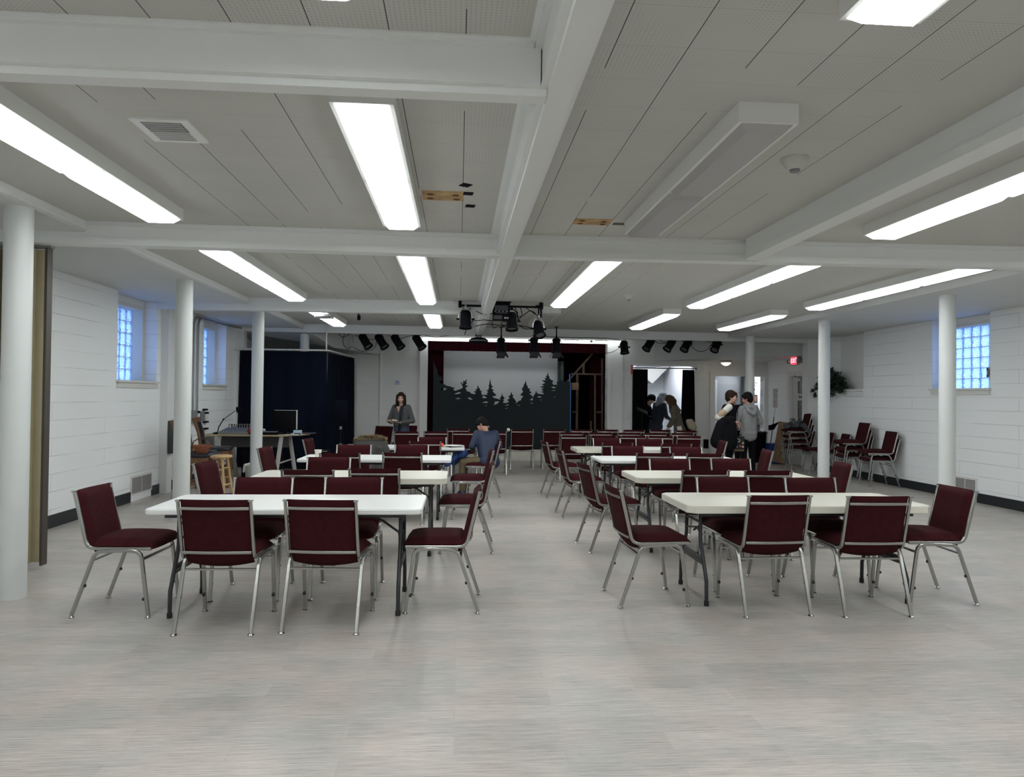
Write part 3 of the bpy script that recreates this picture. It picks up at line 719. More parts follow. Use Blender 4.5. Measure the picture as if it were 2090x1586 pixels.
SIL=[(-0.617,2.401),(-0.574,2.245),(-0.523,2.163),(-0.522,2.081),(-0.477,2.032),(-0.477,1.982),(-0.398,2.024),(-0.442,1.958),(-0.378,1.97),(-0.438,1.892),(-0.475,1.875),(-0.429,1.834),(-0.33,1.806),(-0.305,1.783),(-0.197,1.763),(-0.156,1.738),(-0.098,1.739),(-0.131,1.689),(-0.086,1.656),(-0.015,1.682),(0.067,1.716),(0.1,1.75),(0.066,1.824),(0.035,1.87),(0.065,1.865),(0.091,1.828),(0.112,1.849),(0.101,1.907),(0.139,1.891),(0.193,1.947),(0.194,1.908),(0.173,1.878),(0.201,1.859),(0.19,1.834),(0.157,1.8),(0.232,1.785),(0.174,1.742),(0.166,1.709),(0.2,1.685),(0.183,1.66),(0.283,1.631),(0.287,1.603),(0.383,1.579),(0.416,1.605),(0.357,1.654),(0.424,1.654),(0.406,1.704),(0.448,1.704),(0.455,1.763),(0.466,1.813),(0.484,1.746),(0.514,1.722),(0.523,1.672),(0.564,1.664),(0.548,1.631),(0.565,1.565),(0.623,1.569),(0.706,1.575),(0.681,1.616),(0.722,1.633),(0.672,1.682),(0.73,1.691),(0.721,1.725),(0.746,1.75),(0.72,1.799),(0.745,1.816),(0.745,1.858),(0.763,1.966),(0.781,1.85),(0.795,1.825),(0.795,1.8),(0.842,1.768),(0.796,1.742),(0.813,1.709),(0.866,1.688),(0.822,1.654),(0.847,1.635),(0.923,1.569),(0.873,1.535),(0.823,1.543),(0.849,1.502),(0.915,1.486),(0.999,1.462),(1.032,1.454),(0.998,1.495),(1.04,1.521),(1.031,1.537),(1.048,1.554),(1.064,1.612),(1.081,1.538),(1.132,1.497),(1.09,1.463),(1.107,1.438),(1.083,1.38),(1.166,1.373),(1.233,1.407),(1.185,1.448),(1.248,1.49),(1.214,1.548),(1.264,1.565),(1.285,1.657),(1.306,1.582),(1.348,1.566),(1.315,1.532),(1.374,1.466),(1.416,1.4),(1.367,1.366),(1.429,1.392),(1.479,1.434),(1.537,1.452),(1.529,1.485),(1.586,1.544),(1.503,1.573),(1.577,1.66),(1.543,1.71),(1.567,1.743),(1.526,1.74),(1.584,1.777),(1.592,1.827),(1.616,1.861),(1.636,1.936),(1.659,1.828),(1.684,1.795),(1.693,1.745),(1.752,1.729),(1.727,1.695),(1.786,1.63),(1.728,1.604),(1.812,1.555),(1.779,1.538),(1.846,1.547),(1.837,1.588),(1.871,1.597),(1.879,1.631),(1.895,1.681),(1.921,1.623),(1.963,1.607),(2.08,1.6),(2.08,1.633),(2.013,1.657),(2.08,1.683),(2.02,1.724),(2.087,1.75),(1.986,1.779),(2.095,1.809),(2.027,1.841),(2.119,1.876),(2.035,1.938),(2.135,1.951),(2.093,2.001),(2.152,2.002),(2.126,2.051),(2.163,2.06),(2.179,2.144),(2.196,2.061),(2.227,2.019),(2.219,1.994),(2.261,1.961),(2.321,1.929),(2.287,1.886),(2.33,1.82),(2.339,1.837),(2.414,1.838),(2.405,1.896),(2.447,1.939),(2.481,1.947),(2.54,1.957),(2.566,1.882),(2.582,1.915),(2.666,1.933),(2.726,1.917),(2.735,1.875)]
HOL=[[(-0.435,1.693),(-0.395,1.735),(-0.287,1.712),(-0.336,1.662)],[(-0.104,1.582),(0.01,1.633),(0.06,1.609),(-0.047,1.574)],[(-0.087,1.471),(-0.013,1.492),(0.054,1.476),(-0.012,1.451)],[(0.219,1.486),(0.276,1.504),(0.343,1.455),(0.285,1.442)],[(0.566,1.507),(0.615,1.549),(0.691,1.5),(0.625,1.483)],[(0.568,1.383),(0.683,1.412),(0.725,1.384),(0.651,1.37)],[(0.635,1.297),(0.693,1.331),(0.677,1.297)],[(0.859,1.328),(0.891,1.411),(0.999,1.412),(0.934,1.345)],[(1.12,1.306),(1.225,1.348),(1.217,1.32)],[(1.131,1.247),(1.209,1.26),(1.168,1.236)],[(2.263,1.777),(2.314,1.795),(2.398,1.771),(2.331,1.745)],[(2.248,1.694),(2.382,1.707),(2.357,1.687)],[(1.922,1.531),(1.98,1.557),(2.039,1.532),(1.964,1.515)],[(1.99,1.462),(2.045,1.466),(2.015,1.449)],[(1.738,1.454),(1.821,1.513),(1.814,1.446)],[(1.756,1.382),(1.814,1.393),(1.806,1.366)],[(2.325,1.539),(2.384,1.54),(2.35,1.531)],[(1.413,1.342),(1.455,1.326),(1.514,1.323),(1.472,1.306)]]

flatm=mat('dark_green_grey_paint',(.026,.033,.037),.8,spec=.1,var=.1,vscale=1)
def flat():
    outl=[(-.617,.275)]+SIL+[(2.74,.275)]
    loops=[outl]+HOL; V=[[Vector((x,z,0)) for x,z in lp] for lp in loops]
    tris=tessellate_polygon(V); P=[(x,z) for lp in loops for x,z in lp]; n=len(P); y0,y1=17.335,17.36
    vs=[(x,y0,z) for x,z in P]+[(x,y1,z) for x,z in P]; fs=[]
    for a,b_,c in tris:
        pa,pb,pc=P[a],P[b_],P[c]; cr=(pb[0]-pa[0])*(pc[1]-pa[1])-(pb[1]-pa[1])*(pc[0]-pa[0])
        if cr<0: a,c=c,a
        fs.append((a,b_,c)); fs.append((c+n,b_+n,a+n))
    k=0
    for lp in loops:
        m_=len(lp)
        for i in range(m_): fs.append((k+i,k+(i+1)%m_,n+k+(i+1)%m_,n+k+i))
        k+=m_
    o=MB().add(vs,fs).build('forest_cutout_flat',flatm,smooth=0)
    return tag(o,'dark painted flat cut as a row of pine trees across the stage','stage flat')
flat()
t=thing('backdrop_fill_light','added unseen fill strip brightening the grey backdrop, hidden by the valance','strip light',(1.2,17.72,3.02))  # unseen glowing strip, added only to lift the backdrop's brightness
MB().box(-1.8,1.8,-.04,.04,0,.26).build('housing',hous,t,smooth=0)
MB().rbox(-1.8,1.8,-.03,.03,-.05,0,.015,2).build('tube',mat('backdrop_fill_glow',(.8,.82,.8),.3,emit=(.95,1,1),es=1.5),t)
# back of a stud-framed flat
t=thing('stud_framed_flat','unfinished wooden stud frame set piece at the right of the stage','stage flat',(0,17.6,0))
def stud(x0,z0,x1,z1,wd=.035,nm='stud',m=wood_s):
    a=Vector((x0,0,z0)); c=Vector((x1,0,z1)); d=c-a; q=Matrix.Translation(a)@d.to_track_quat('Z','Y').to_matrix().to_4x4()
    return MB().box(-wd/2,wd/2,-.02,.02,0,d.length,q).build(nm,m,t,smooth=0)
stud(2.60,1.80,3.46,2.78,.045,'diagonal_brace'); stud(3.11,2.13,3.11,2.40,.05); stud(2.80,2.12,3.60,2.12,.05,'rail')
stud(2.955,.3,2.955,2.10,.055); stud(3.42,.3,3.40,2.10,.06); stud(3.60,.3,3.58,2.52,.05); stud(2.84,1.17,2.95,1.17,.06,'rail'); stud(3.45,1.17,3.58,1.17,.05,'rail')
stud(3.32,.3,3.31,.95,.02)
o=MB().rbox(2.815,2.99,-.035,-.022,1.72,1.90,.004).build('corner_plate',mat('plywood_plate',(.25,.15,.08),.7),t)
o=MB().box(2.775,2.80,-.03,-.02,.30,1.9).box(2.745,2.775,-.03,-.02,1.68,2.12).build('blue_tape_strip',mat('blue_tape',(.07,.20,.62),.6),t,smooth=0)
tag(MB().box(2.52,2.56,17.95,17.99,1.0,2.45).rbox(2.57,2.66,17.9,17.98,.28,2.45,.01).build('dark_green_post',mat('dark_green_paint',(.03,.055,.05),.5)),'narrow dark green post standing behind the tallest tree cutout','post')

# ================= stage lamps and rigging =================
lamp_b=mat('lamp_black',(.005,.005,.008),.7,spec=.1)
def par(loc,pitch,yaw,L=.34,r=.095,label='',barn=False,silver=False,hang=.16,stem=0):
    """spotlight hanging below loc, body tilted; pitch 0 = pointing straight down"""
    t=thing('stage_spotlight',label,'stage light',loc,yaw,'stage spotlights hung from the beam and pipes')
    M=Matrix.Translation((0,0,-hang))@Matrix.Rotation(pitch,4,'X')
    MB().lathe([(r*.35,.5*L),(r*.75,.47*L),(r*.95,.36*L),(r*.97,.2*L),(r,-.1*L),(r*1.02,-.46*L),(r*1.14,-.5*L),(r*1.14,-.42*L)][::-1],20,M).build('body',lamp_b,t)
    MB().lathe([(r*1.18,-.54*L),(r*1.18,-.47*L),(r*.8,-.47*L)],20,M,cap=False).build('front_ring',blackm,t)
    MB().lathe([(.001,-.44*L),(r*.9,-.45*L)],20,M,cap=False).build('lens_face',mat('lamp_glass',(.1,.1,.11),.15),t)
    a=r*1.25
    pts=[(-a,0,-hang)]+[(-a*math.cos(PI*k/8)*1.0,0,-hang+.03+ (hang-.05)*math.sin(PI*k/8)) for k in range(9)]+[(a,0,-hang)]
    MB().tube(pts,.008,sq=True,w=.004,up=(0,1,0)).build('yoke',chrome if silver else blackm,t)
    MB().cyl((a-.01,0,-hang),(a+.035,0,-hang),.016).cyl((-a-.035,0,-hang),(-a+.01,0,-hang),.016).build('knob',blackm,t)
    MB().rbox(-.018,.018,-.025,.025,-.035,.03,.006).build('clamp',chrome if silver else blackm,t)
    if stem: MB().cyl((0,0,.02),(0,0,stem),.012).box(-.04,.04,-.03,.03,stem-.012,stem).build('stem',blackm,t)
    if barn:
        for k in range(4):
            q=M@Matrix.Rotation(PI/2*k,4,'Z')@Matrix.Translation((0,r*1.1,-.52*L))@Matrix.Rotation(R(-22),4,'X')
            Q=M@Matrix.Rotation(PI/2*k,4,'Z'); zf=-.52*L; o_=.055 if k%2 else .012
            v=[(-r*.8,r,zf),(r*.8,r,zf),(r*1.05,r+o_,zf-.10),(-r*1.05,r+o_,zf-.10)]; v+=[(x,y+.003,z) for x,y,z in v]
            MB().add([Q@Vector(p) for p in v],[(0,1,2,3),(7,6,5,4),(0,4,5,1),(1,5,6,2),(2,6,7,3),(3,7,4,0)]).build('barn_door',mat('barn_door_grey',(.02,.02,.025),.6),t,smooth=0)
    return t
# pipe frame under the centre beam
t=thing('lighting_pipe','black bent pipe rig under the centre beam carrying stage lamps','pipe',(-.02,10.78,0))
MB().tube([(.02,0,2.90),(1.26,0,2.90)],.017,10).tube([(1.26,0,2.91),(1.26,0,2.74)],.015,8).build('cross_pipe',blackm,t)
MB().rbox(-.0,.05,-.03,.03,2.87,2.97,.006).rbox(1.23,1.29,-.03,.03,2.87,2.97,.006).build('pipe_clamp',blackm,t)
t=thing('lighting_pipe','black pipe behind the far beam holding the angled spotlights','pipe',(0,15.25,0))
MB().tube([(-2.6,0,2.86),(5.9,.1,2.86)],.02,10).build('cross_pipe',blackm,t)
MB().cyl((-2.3,0,2.86),(-2.3,0,2.99),.01).cyl((.6,0,2.86),(.6,0,2.97),.01).cyl((3.2,0,2.86),(3.2,0,2.97),.01).cyl((5.5,0,2.86),(5.5,0,2.88),.01).build('hanger',blackm,t)
par((.09,10.78,2.88),R(-8),0,.27,.082,'black spotlight on a silver yoke, left end of the centre pipe',silver=True,hang=.185)
par((.79,10.78,2.88),R(-14),R(8),.27,.082,'black spotlight hanging beside the electrical box',hang=.20)
par((1.24,11.1,2.80),R(-30),R(20),.26,.078,'black spotlight at the right end of the centre pipe rig',hang=.20,silver=True,stem=.17)
par((.86,14.6,2.76),R(-8),R(4),.30,.085,'black spotlight with open barn doors right of the projector',True,hang=.17,stem=.21)
par((1.52,14.4,2.76),R(-6),0,.30,.085,'black spotlight with barn doors below the centre pipe end',True,hang=.17,stem=.21)
par((1.98,14.4,2.76),R(-5),R(-6),.30,.085,'black spotlight with barn doors, rightmost of the centre three',True,hang=.17,stem=.21)
par((3.55,15.1,2.80),R(-14),R(15),.27,.085,'black spotlight alone right of the stage opening',silver=True,hang=.17,stem=.17)
for x,l in ((-2.0,'leftmost angled spotlight under the far beam'),(-1.66,'second angled spotlight left of the stage'),(-1.32,'third angled spotlight left of the stage'),(-.87,'angled spotlight nearest the left stage edge')):
    par((x,15.25,2.82),R(-38),R(62),.33,.085,l,hang=.14)
for x,a,l in ((4.15,-44,'leftmost of four angled spotlights right of the stage'),(4.62,-50,'second of four angled spotlights right of the stage'),(4.99,-40,'third of four angled spotlights right of the stage'),(5.66,-34,'rightmost of four angled spotlights right of the stage')):
    par((x,15.27,2.84),R(-38),R(a-20),.30,.085,l,hang=.12)
# electrical box
t=thing('dimmer_box','black electrical dimmer box under the centre beam','electrical box',(.63,10.78,2.83))
MB().rbox(-.13,.13,-.05,.05,-.15,.13,.006).build('case',lamp_b,t)
MB().box(-.14,.15,-.055,.055,.13,.15).build('lid',lamp_b,t,smooth=0)
b=MB()
for k in range(4): b.box(-.105+k*.057,-.075+k*.057,-.053,-.0501,-.016,-.008)
b.box(.045,.075,-.053,-.0501,-.12,-.10).box(.085,.11,-.053,-.0501,-.12,-.10).box(-.09,.09,-.053,-.0501,-.035,-.032)
b.build('white_markings',dirtw,t,smooth=0)
MB().box(-.115,.01,-.053,-.0501,-.13,-.07).box(-.10,.10,-.053,-.0501,.0,.08).build('panel',mat('panel_grey',(.05,.055,.07),.5),t,smooth=0)
# projector
t=thing('projector','black rounded projector hanging below the centre beam end','projector',(.39,14.45,2.66))
MB().ball((0,0,0),.2,24,(1,.75,.36)).build('body',lamp_b,t)
MB().lathe([(.198,-.012),(.203,0),(.198,.012)],32,Matrix.Scale(.76,4,(0,1,0)),cap=False).build('trim_ring',mat('dark_grey_trim',(.16,.16,.17),.4),t)
MB().tube([(-.05,0,.05),(-.05,0,.12),(.05,0,.12),(.05,0,.05)],.008,6).box(-.06,.06,-.03,.03,.10,.12).build('mount',blackm,t)
t=thing('projector','small white projector below the far left ceiling light','projector',(-2.20,11.75,2.80))
MB().rbox(-.14,.14,-.11,.11,-.03,.03,.012).build('body',dirtw,t); MB().cyl((0,0,.03),(0,0,.17),.015).build('mount_pole',white,t)
MB().box(-.12,.12,-.113,-.1101,-.026,-.012).build('vent_slot',mat('projector_slot',(.05,.05,.08),.5),t,smooth=0)
t=thing('clamp_lamp','tiny black clamp camera on the far left ceiling','camera',(-1.72,12.3,2.97))
MB().cyl((0,0,-.17),(0,0,0),.01).rbox(-.04,.06,-.02,.02,-.03,-.0,.005).rbox(-.025,.03,-.03,.03,-.16,-.08,.01).build('body',blackm,t)
# power strip
t=thing('power_strip','grey power strip hanging among the leftmost spotlights','power strip',(-2.27,15.2,2.67))
MB().rbox(-.035,.035,-.02,.02,-.12,.12,.008).build('case',grey_m,t)
def cable(pts,l,r=.006,m=black,name='cable',n=8):
    P=[Vector(p) for p in pts]; out=[]
    for i in range(len(P)-1):
        p0,p1,p2,p3=P[max(0,i-1)],P[i],P[i+1],P[min(len(P)-1,i+2)]
        for k in range(6):
            s=k/6; out.append(.5*((2*p1)+(-p0+p2)*s+(2*p0-5*p1+4*p2-p3)*s*s+(-p0+3*p1-3*p2+p3)*s**3))
    out.append(P[-1])
    return tag(MB().tube(out,r,6).build(name,m),l,'cable','loose cables on the lighting rig' if name=='cable' else None)
Y=15.2
cable([(-2.4,Y,2.84),(-2.45,Y,2.70),(-2.42,Y,2.56),(-2.32,Y,2.50),(-2.27,Y,2.56)],'black cable looping left of the power strip')
cable([(-2.27,Y,2.55),(-2.1,Y,2.47),(-1.95,Y,2.46),(-1.82,Y,2.50),(-1.75,Y,2.64),(-1.78,Y,2.80)],'black cable sagging from the power strip to the second spotlight')
cable([(-2.55,Y,2.84),(-2.45,Y,2.74),(-2.3,Y,2.82)],'short black cable loop at the far left pipe end')
cable([(-2.2,Y,2.78),(-2.0,Y,2.76),(-1.85,Y,2.70),(-1.6,Y,2.78)],'black cable bundle behind the leftmost spotlights')
cable([(-1.5,Y,2.8),(-1.3,Y,2.73),(-1.1,Y,2.78),(-.9,Y,2.83)],'black cable strung between the left spotlights')
cable([(-.8,Y,2.83),(-.5,Y,2.78),(-.2,Y,2.82),(.3,Y,2.84)],'black cable draped above the strip light')
for a in ([(0.0998,10.78,2.9),(0.0416,10.78,2.82),(0.116,10.78,2.78),(0.166,10.78,2.87)],[(0.166,10.78,2.74),(0.25,10.83,2.68),(0.374,10.88,2.7),(0.516,10.83,2.68)],[(0.25,10.78,2.82),(0.374,10.78,2.77),(0.499,10.78,2.79)],
 [(0.207,10.78,2.68),(0.125,11.08,2.6),(0.0831,11.48,2.52)],[(0.831,10.78,2.9),(0.881,10.78,2.8),(0.848,10.78,2.72)],[(0.915,10.78,2.9),(0.948,10.78,2.78),(0.881,10.78,2.68)],[(0.873,10.78,2.74),(0.956,10.78,2.76),(1.07,10.78,2.84),(1.16,10.78,2.8)],[(0.998,10.78,2.89),(1.08,10.78,2.84),(1.2,10.83,2.77)],
 [(0.25,11.28,2.64),(0.457,11.28,2.68),(0.665,11.28,2.66),(0.915,11.38,2.68),(1.16,11.38,2.64)],[(0.748,11.18,2.62),(0.915,11.18,2.66),(1.04,11.18,2.6),(1.16,11.28,2.62)],[(0.499,10.88,2.66),(0.516,10.88,2.58),(0.582,11.08,2.62)],[(0.632,10.88,2.67),(0.682,10.88,2.6),(0.732,10.88,2.64)],
 [(1.5,14.6,2.80),(2.2,14.7,2.78),(3.0,14.8,2.79),(3.4,14.9,2.76),(3.6,15.0,2.72)],[(2.1,14.9,2.72),(2.4,14.9,2.75),(2.7,14.9,2.71),(3.0,14.9,2.75),(3.3,15.0,2.72)],[(3.5,15.0,2.66),(3.3,15.2,2.52),(3.0,15.4,2.50),(2.7,15.6,2.52)],
 [(4.2,Y,2.82),(4.35,Y,2.73),(4.6,Y,2.76)],[(4.3,Y,2.84),(4.45,Y,2.76),(4.6,Y,2.80)],[(4.8,Y,2.83),(4.95,Y,2.74),(5.0,Y,2.84)],[(5.05,Y,2.70),(5.2,Y,2.58),(5.4,Y,2.60),(5.55,Y,2.78)],[(5.3,Y,2.84),(5.5,Y,2.78),(5.6,Y,2.82)]):
    cable(a,'thin black cable among the stage lamps')

# ================= right-hand doors and back rooms =================
doorp=mat('door_paint',(.58,.58,.56),.45)
t=struct(thing('door_1','grey-white exit door','door',(XR,15.95,0))); del t['label']; del t['category']
MB().box(-.03,.12,-.57,-.455,0,2.085).box(-.03,.12,.455,.57,0,2.085).box(-.03,.12,-.57,.57,2.087,2.20).build('door_frame',white,t,smooth=0)
b=MB(); y0,y1=-.453,.453
b.box(.04,.085,y0,-.05,0.01,2.08).box(.04,.085,.20,y1,0.01,2.08).box(.04,.085,-.05,.20,.01,1.05).box(.04,.085,-.05,.20,1.52,1.68).box(.04,.085,-.05,.20,1.97,2.08)
b.build('door_leaf',doorp,t,smooth=0)
MB().box(.06,.07,-.05,.20,1.05,1.52).box(.06,.07,-.05,.20,1.68,1.97).build('door_glass',mat('dark_door_glass',(.03,.03,.03),.15),t,smooth=0)
MB().rbox(-.03,.04,-.42,.32,.93,1.01,.01).rbox(-.05,.04,.30,.40,.86,1.10,.02).build('push_bar',grey_m,t)
MB().rbox(-.06,.04,-.40,-.12,1.98,2.06,.01).tube([(-.02,-.15,2.04),(-.12,.05,2.08),(-.02,.2,2.1)],.01,6).build('door_closer',grey_m,t)
b=MB()
for k,(a,c) in enumerate(((.1,.13),(.06,.09),(.0,.04),(-.04,-.005))): b.box(.036,.0399,a,c,1.585,1.615)
b.box(.036,.0399,-.03,.13,1.645,1.65).box(.036,.0399,-.02,.12,1.555,1.558)
b.build('door_number_marks',black,t,smooth=0)
struct(box('wall_outer',white,8.32,8.9,15.2,16.8,0,2.6))
# exit sign
t=thing('exit_sign','lit red EXIT sign with emergency lamp heads above the exit door','exit sign',(XR,16.16,2.45))
MB().rbox(-.05,0,-.17,.15,-.10,.10,.008).build('housing',dirtw,t)
MB().box(-.052,-.05,-.14,.12,-.085,.085).build('face',mat('exit_face',(.5,.02,.03),.5,emit=(1,.03,.06),es=1.3),t,smooth=0)
Mx=Matrix.Translation((-.0535,-.01,0))@Matrix(((0,0,1,0),(-1,0,0,0),(0,1,0,0),(0,0,0,1)))
text_mesh('EXIT',.155,mat('exit_letters',(1,.3,.35),.4,emit=(1,.45,.5),es=1.6),t,Mx,'lettering')
MB().rbox(-.09,-.0,-.33,-.19,-.05,.05,.012).cyl((-.05,-.26,.05),(-.05,-.26,.13),.03).cyl((-.05,.21,-.01),(-.1,.21,-.01),.05).build('lamp_heads',grey_m,t)
# paper banner
t=thing('paper_sign','narrow white paper banner with scribbled marks beside the exit door','poster',(XR-.004,17.22,1.57))
MB().box(-.002,0,-.13,.13,-.24,.24).build('sheet',mat('poster_paper',(.5,.48,.47),.8),t,smooth=0)
inkr=mat('red_ink',(.35,.10,.09),.8); inkb=mat('black_ink',(.05,.045,.05),.8)
for m_,nm,q in ((inkb,'dark_marks',((-.07,.17),(.0,.20),(.06,.18),(-.05,.09),(.05,.10),(.02,.03),(-.06,.02),(.05,-.06))),(inkr,'red_marks',((.03,.14),(-.02,.05),(-.04,-.08),(.04,-.12),(-.06,-.17),(.01,-.2),(.06,-.18),(.0,-.12)))):
    b=MB()
    for y,z in q:
        for k in range(3): b.box(-.0035,-.0022,y-.02+k*.012,y-.015+k*.012,z-.014+.004*k,z+.014)
        b.box(-.0035,-.0022,y-.02,y+.015,z-.003,z+.002)
    b.build(nm,m_,t,smooth=0)
# kitchen doorway
struct(MB().box(6.38,6.51,17.64,17.699,0,2.118).box(7.80,7.895,17.64,17.699,0,2.118).box(6.38,7.895,17.64,17.699,2.121,2.24).build('trim_21',white,smooth=0))
rw=mat('room_paint',(.72,.74,.77),.6)
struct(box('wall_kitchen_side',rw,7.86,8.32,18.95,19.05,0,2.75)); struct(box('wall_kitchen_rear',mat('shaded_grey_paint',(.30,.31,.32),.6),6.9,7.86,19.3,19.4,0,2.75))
struct(MB().box(4.05,8.4,20.4,20.5,0,2.9).box(4.05,8.4,17.3,20.5,2.75,2.85).box(5.98,6.06,17.9,20.4,0,2.8).box(8.32,8.4,17.9,20.5,0,2.8).build('wall_back_room',rw,smooth=0))
t=struct(thing('door_2','x','x',(6.54,17.92,0),R(62))); del t['label']; del t['category']
MB().box(0,.72,-.02,.02,.01,2.05).build('door_leaf',mat('grey_door',(.36,.37,.38),.5),t,smooth=0)
MB().box(-.02,.01,-.03,.03,1.72,1.82).box(-.02,.01,-.03,.03,.25,.35).build('hinge',grey_m,t,smooth=0)
t=struct(thing('door_3','x','x',(6.98,19.295,0))); del t['label']; del t['category']
MB().box(0,.85,-.03,0,0,2.1).build('door_leaf',mat('grey_door2',(.30,.31,.32),.5),t,smooth=0); MB().box(.1,.75,-.04,-.03,1.1,1.95).build('door_panel',mat('grey_door3',(.26,.27,.28),.5),t,smooth=0)
room_lit=mat('room_lens',(.8,.8,.8),.3,emit=(.88,.93,1),es=26)
def ceil_panel(x,y,l,s=.3,L=1.2):
    t=thing('ceiling_light',l,'ceiling light',(x,y,2.75)); MB().box(-s/2,s/2,-L/2,L/2,-.06,0).build('housing',hous,t,smooth=0); MB().box(-s/2+.02,s/2-.02,-L/2+.02,L/2-.02,-.075,-.06).build('lens',room_lit,t,smooth=0)
ceil_panel(5.3,18.6,'lit ceiling light inside the room behind the black curtains'); ceil_panel(8.05,18.35,'lit ceiling light inside the kitchen behind the doorway')
t=thing('kitchen_counter','grey kitchen counter seen through the right hand doorway','counter',(8.0,18.55,0))
MB().box(-.2,.30,-.35,.38,0,.88).build('cabinet',mat('grey_cabinet',(.13,.13,.12),.6),t,smooth=0); MB().rbox(-.23,.31,-.37,.39,.88,.92,.006).build('worktop',dirtw,t)
for k,(x,y,h,c) in enumerate(((7.92,18.3,.13,(.5,.1,.08)),(8.0,18.42,.18,(.6,.55,.5)),(7.95,18.6,.11,(.55,.2,.15)))):
    tag(MB().lathe([(.03,0),(.032,h*.7),(.014,h*.82),(.014,h)],14,Matrix.Translation((x,y,.921))).build('bottle',mat('bottle_%d'%k,c,.3)),['short red bottle on the kitchen counter, nearest','tall pale bottle on the kitchen counter, middle','reddish jar on the kitchen counter, farthest'][k],'bottle')
def notice(x,z,w_,h,l,marks,base=(.75,.75,.76)):
    t=thing('wall_notice',l,'notice',(x,18.945,z)); MB().box(-w_/2,w_/2,-.004,0,-h/2,h/2).build('sheet',mat('notice_%g%g'%(x,z),base,.7),t,smooth=0)
    b=MB()
    for a,c,d,e in marks: b.box(a,c,-.006,-.004,d,e)
    b.build('printed_marks',inkb if base[0]>.3 else inkr,t,smooth=0)
notice(8.08,1.88,.22,.36,'white notice with a small red mark high on the kitchen wall',((-.1,.1,.10,.12),(-.05,.05,.03,.05),(-.03,.03,-.10,-.04),(-.10,.05,.15,.17)))
notice(8.08,1.55,.20,.22,'brown framed notice on the kitchen wall under the white one',((-.07,.07,-.07,.07),),(.05,.035,.02))
notice(8.08,1.26,.22,.24,'white notice with dark bars on the kitchen wall, lowest',((-.11,.11,.08,.12),(-.11,.11,-.12,-.08),(-.08,.06,.0,.02),(-.08,.08,-.05,-.03)))
# grey wedge standing in for the triangular shadow on the curtained room's wall
struct(MB().prism([(4.9,2.35),(5.95,2.45),(5.45,1.95)],None,-20.39,-19.7,Matrix.Rotation(PI/2,4,'X')).build('trim_22',mat('triangle_shadow_grey',(.42,.42,.40),.7),smooth=0))
t=struct(thing('door_4','x','x',(4.35,20.38,0))); del t['label']; del t['category']
MB().box(0,.55,-.03,0,0,2.1).box(-.08,0,-.05,0,0,2.2).box(.55,.63,-.05,0,0,2.2).build('door_leaf',rw,t,smooth=0); MB().box(.05,.16,-.04,-.03,.4,1.9).build('door_glass',mat('slit_glass',(.02,.02,.025),.2),t,smooth=0)
struct(MB().box(4.78,4.98,19.7,20.4,0,2.75).build('trim_23',rw,smooth=0))
# black curtains in the opening
t=thing('curtain_rod','silver curtain rod across the opening right of the stage','curtain rod',(0,17.05,2.27))
MB().cyl((4.22,0,0),(5.80,0,0),.014).box(4.2,4.23,-.03,.05,-.03,.03).box(5.79,5.82,-.03,.05,-.03,.03).build('rod',grey_m,t)
b=MB()
for x in (4.28,4.34,4.40,4.46,4.52,5.5,5.56,5.62,5.68): b.lathe([(.02,-.002),(.025,0),(.02,.002)],10,Matrix.Translation((x,0,-.015))@Matrix.Rotation(PI/2,4,'Y'),cap=False)
b.build('rings',grey_m,t)
tag(drape('black_curtain',black_drape,[(4.23,17.04),(4.60,17.04)],.03,2.24,amp=.022,freq=16),'black curtain bunched at the left of the opening beside the stage','curtain')
tag(drape('black_curtain',black_drape,[(5.47,17.04),(5.76,17.04)],.03,2.24,amp=.022,freq=16,taper=.05),'black curtain bunched at the right of the opening beside the stage','curtain')
tag(MB().rbox(4.19,4.23,17.03,17.09,2.12,2.34,.004).build('red_tape_patch',mat('red_tape',(.5,.05,.05),.5)),'small red patch at the upper left corner of the curtained opening','tape')
# navy curtain corner at far left
t=thing('curtain_rail','white pipe rail carrying the navy curtain at far left','curtain rail',(0,0,2.43))
MB().tube([(-4.48,14.72,0),(-2.70,14.72,0),(-2.66,14.78,0),(-2.42,16.7,-.02)],.017,8).cyl((-2.70,14.72,0),(-2.70,14.72,.55),.014).cyl((-4.5,14.72,0),(-4.44,14.72,0),.03).build('rail',metalw,t)
b=MB()
for k in range(14): b.lathe([(.02,-.002),(.026,0),(.02,.002)],8,Matrix.Translation((-4.35+k*.125,14.72,-.01))@Matrix.Rotation(PI/2,4,'Y'),cap=False)
b.build('hooks',grey_m,t)
tag(drape('navy_curtain',navy_drape,[(-4.42,14.72),(-2.70,14.72)],.04,2.40,amp=.035,freq=5,taper=.05,seg=14),'long navy curtain closing off the far left corner, front run','curtain')
tag(drape('navy_curtain',navy_drape,[(-2.66,14.80),(-2.42,16.72)],.04,2.38,amp=.04,freq=7,taper=.1,seg=14),'navy curtain return running back toward the stage wall','curtain')
# dome light
t=thing('dome_light','small round lit ceiling lamp above the kitchen doorway','ceiling light',(6.50,16.9,2.50))
MB().lathe([(.16,0),(.165,-.01),(.13,-.07),(.12,-.08)][::-1],28).build('base',mat('dome_base',(.42,.42,.38),.4),t)
MB().lathe([(.02,-.15),(.06,-.135),(.10,-.105),(.12,-.075)],24).build('glass',mat('dome_glass',(.9,.85,.75),.3,emit=(1,.86,.62),es=5),t)
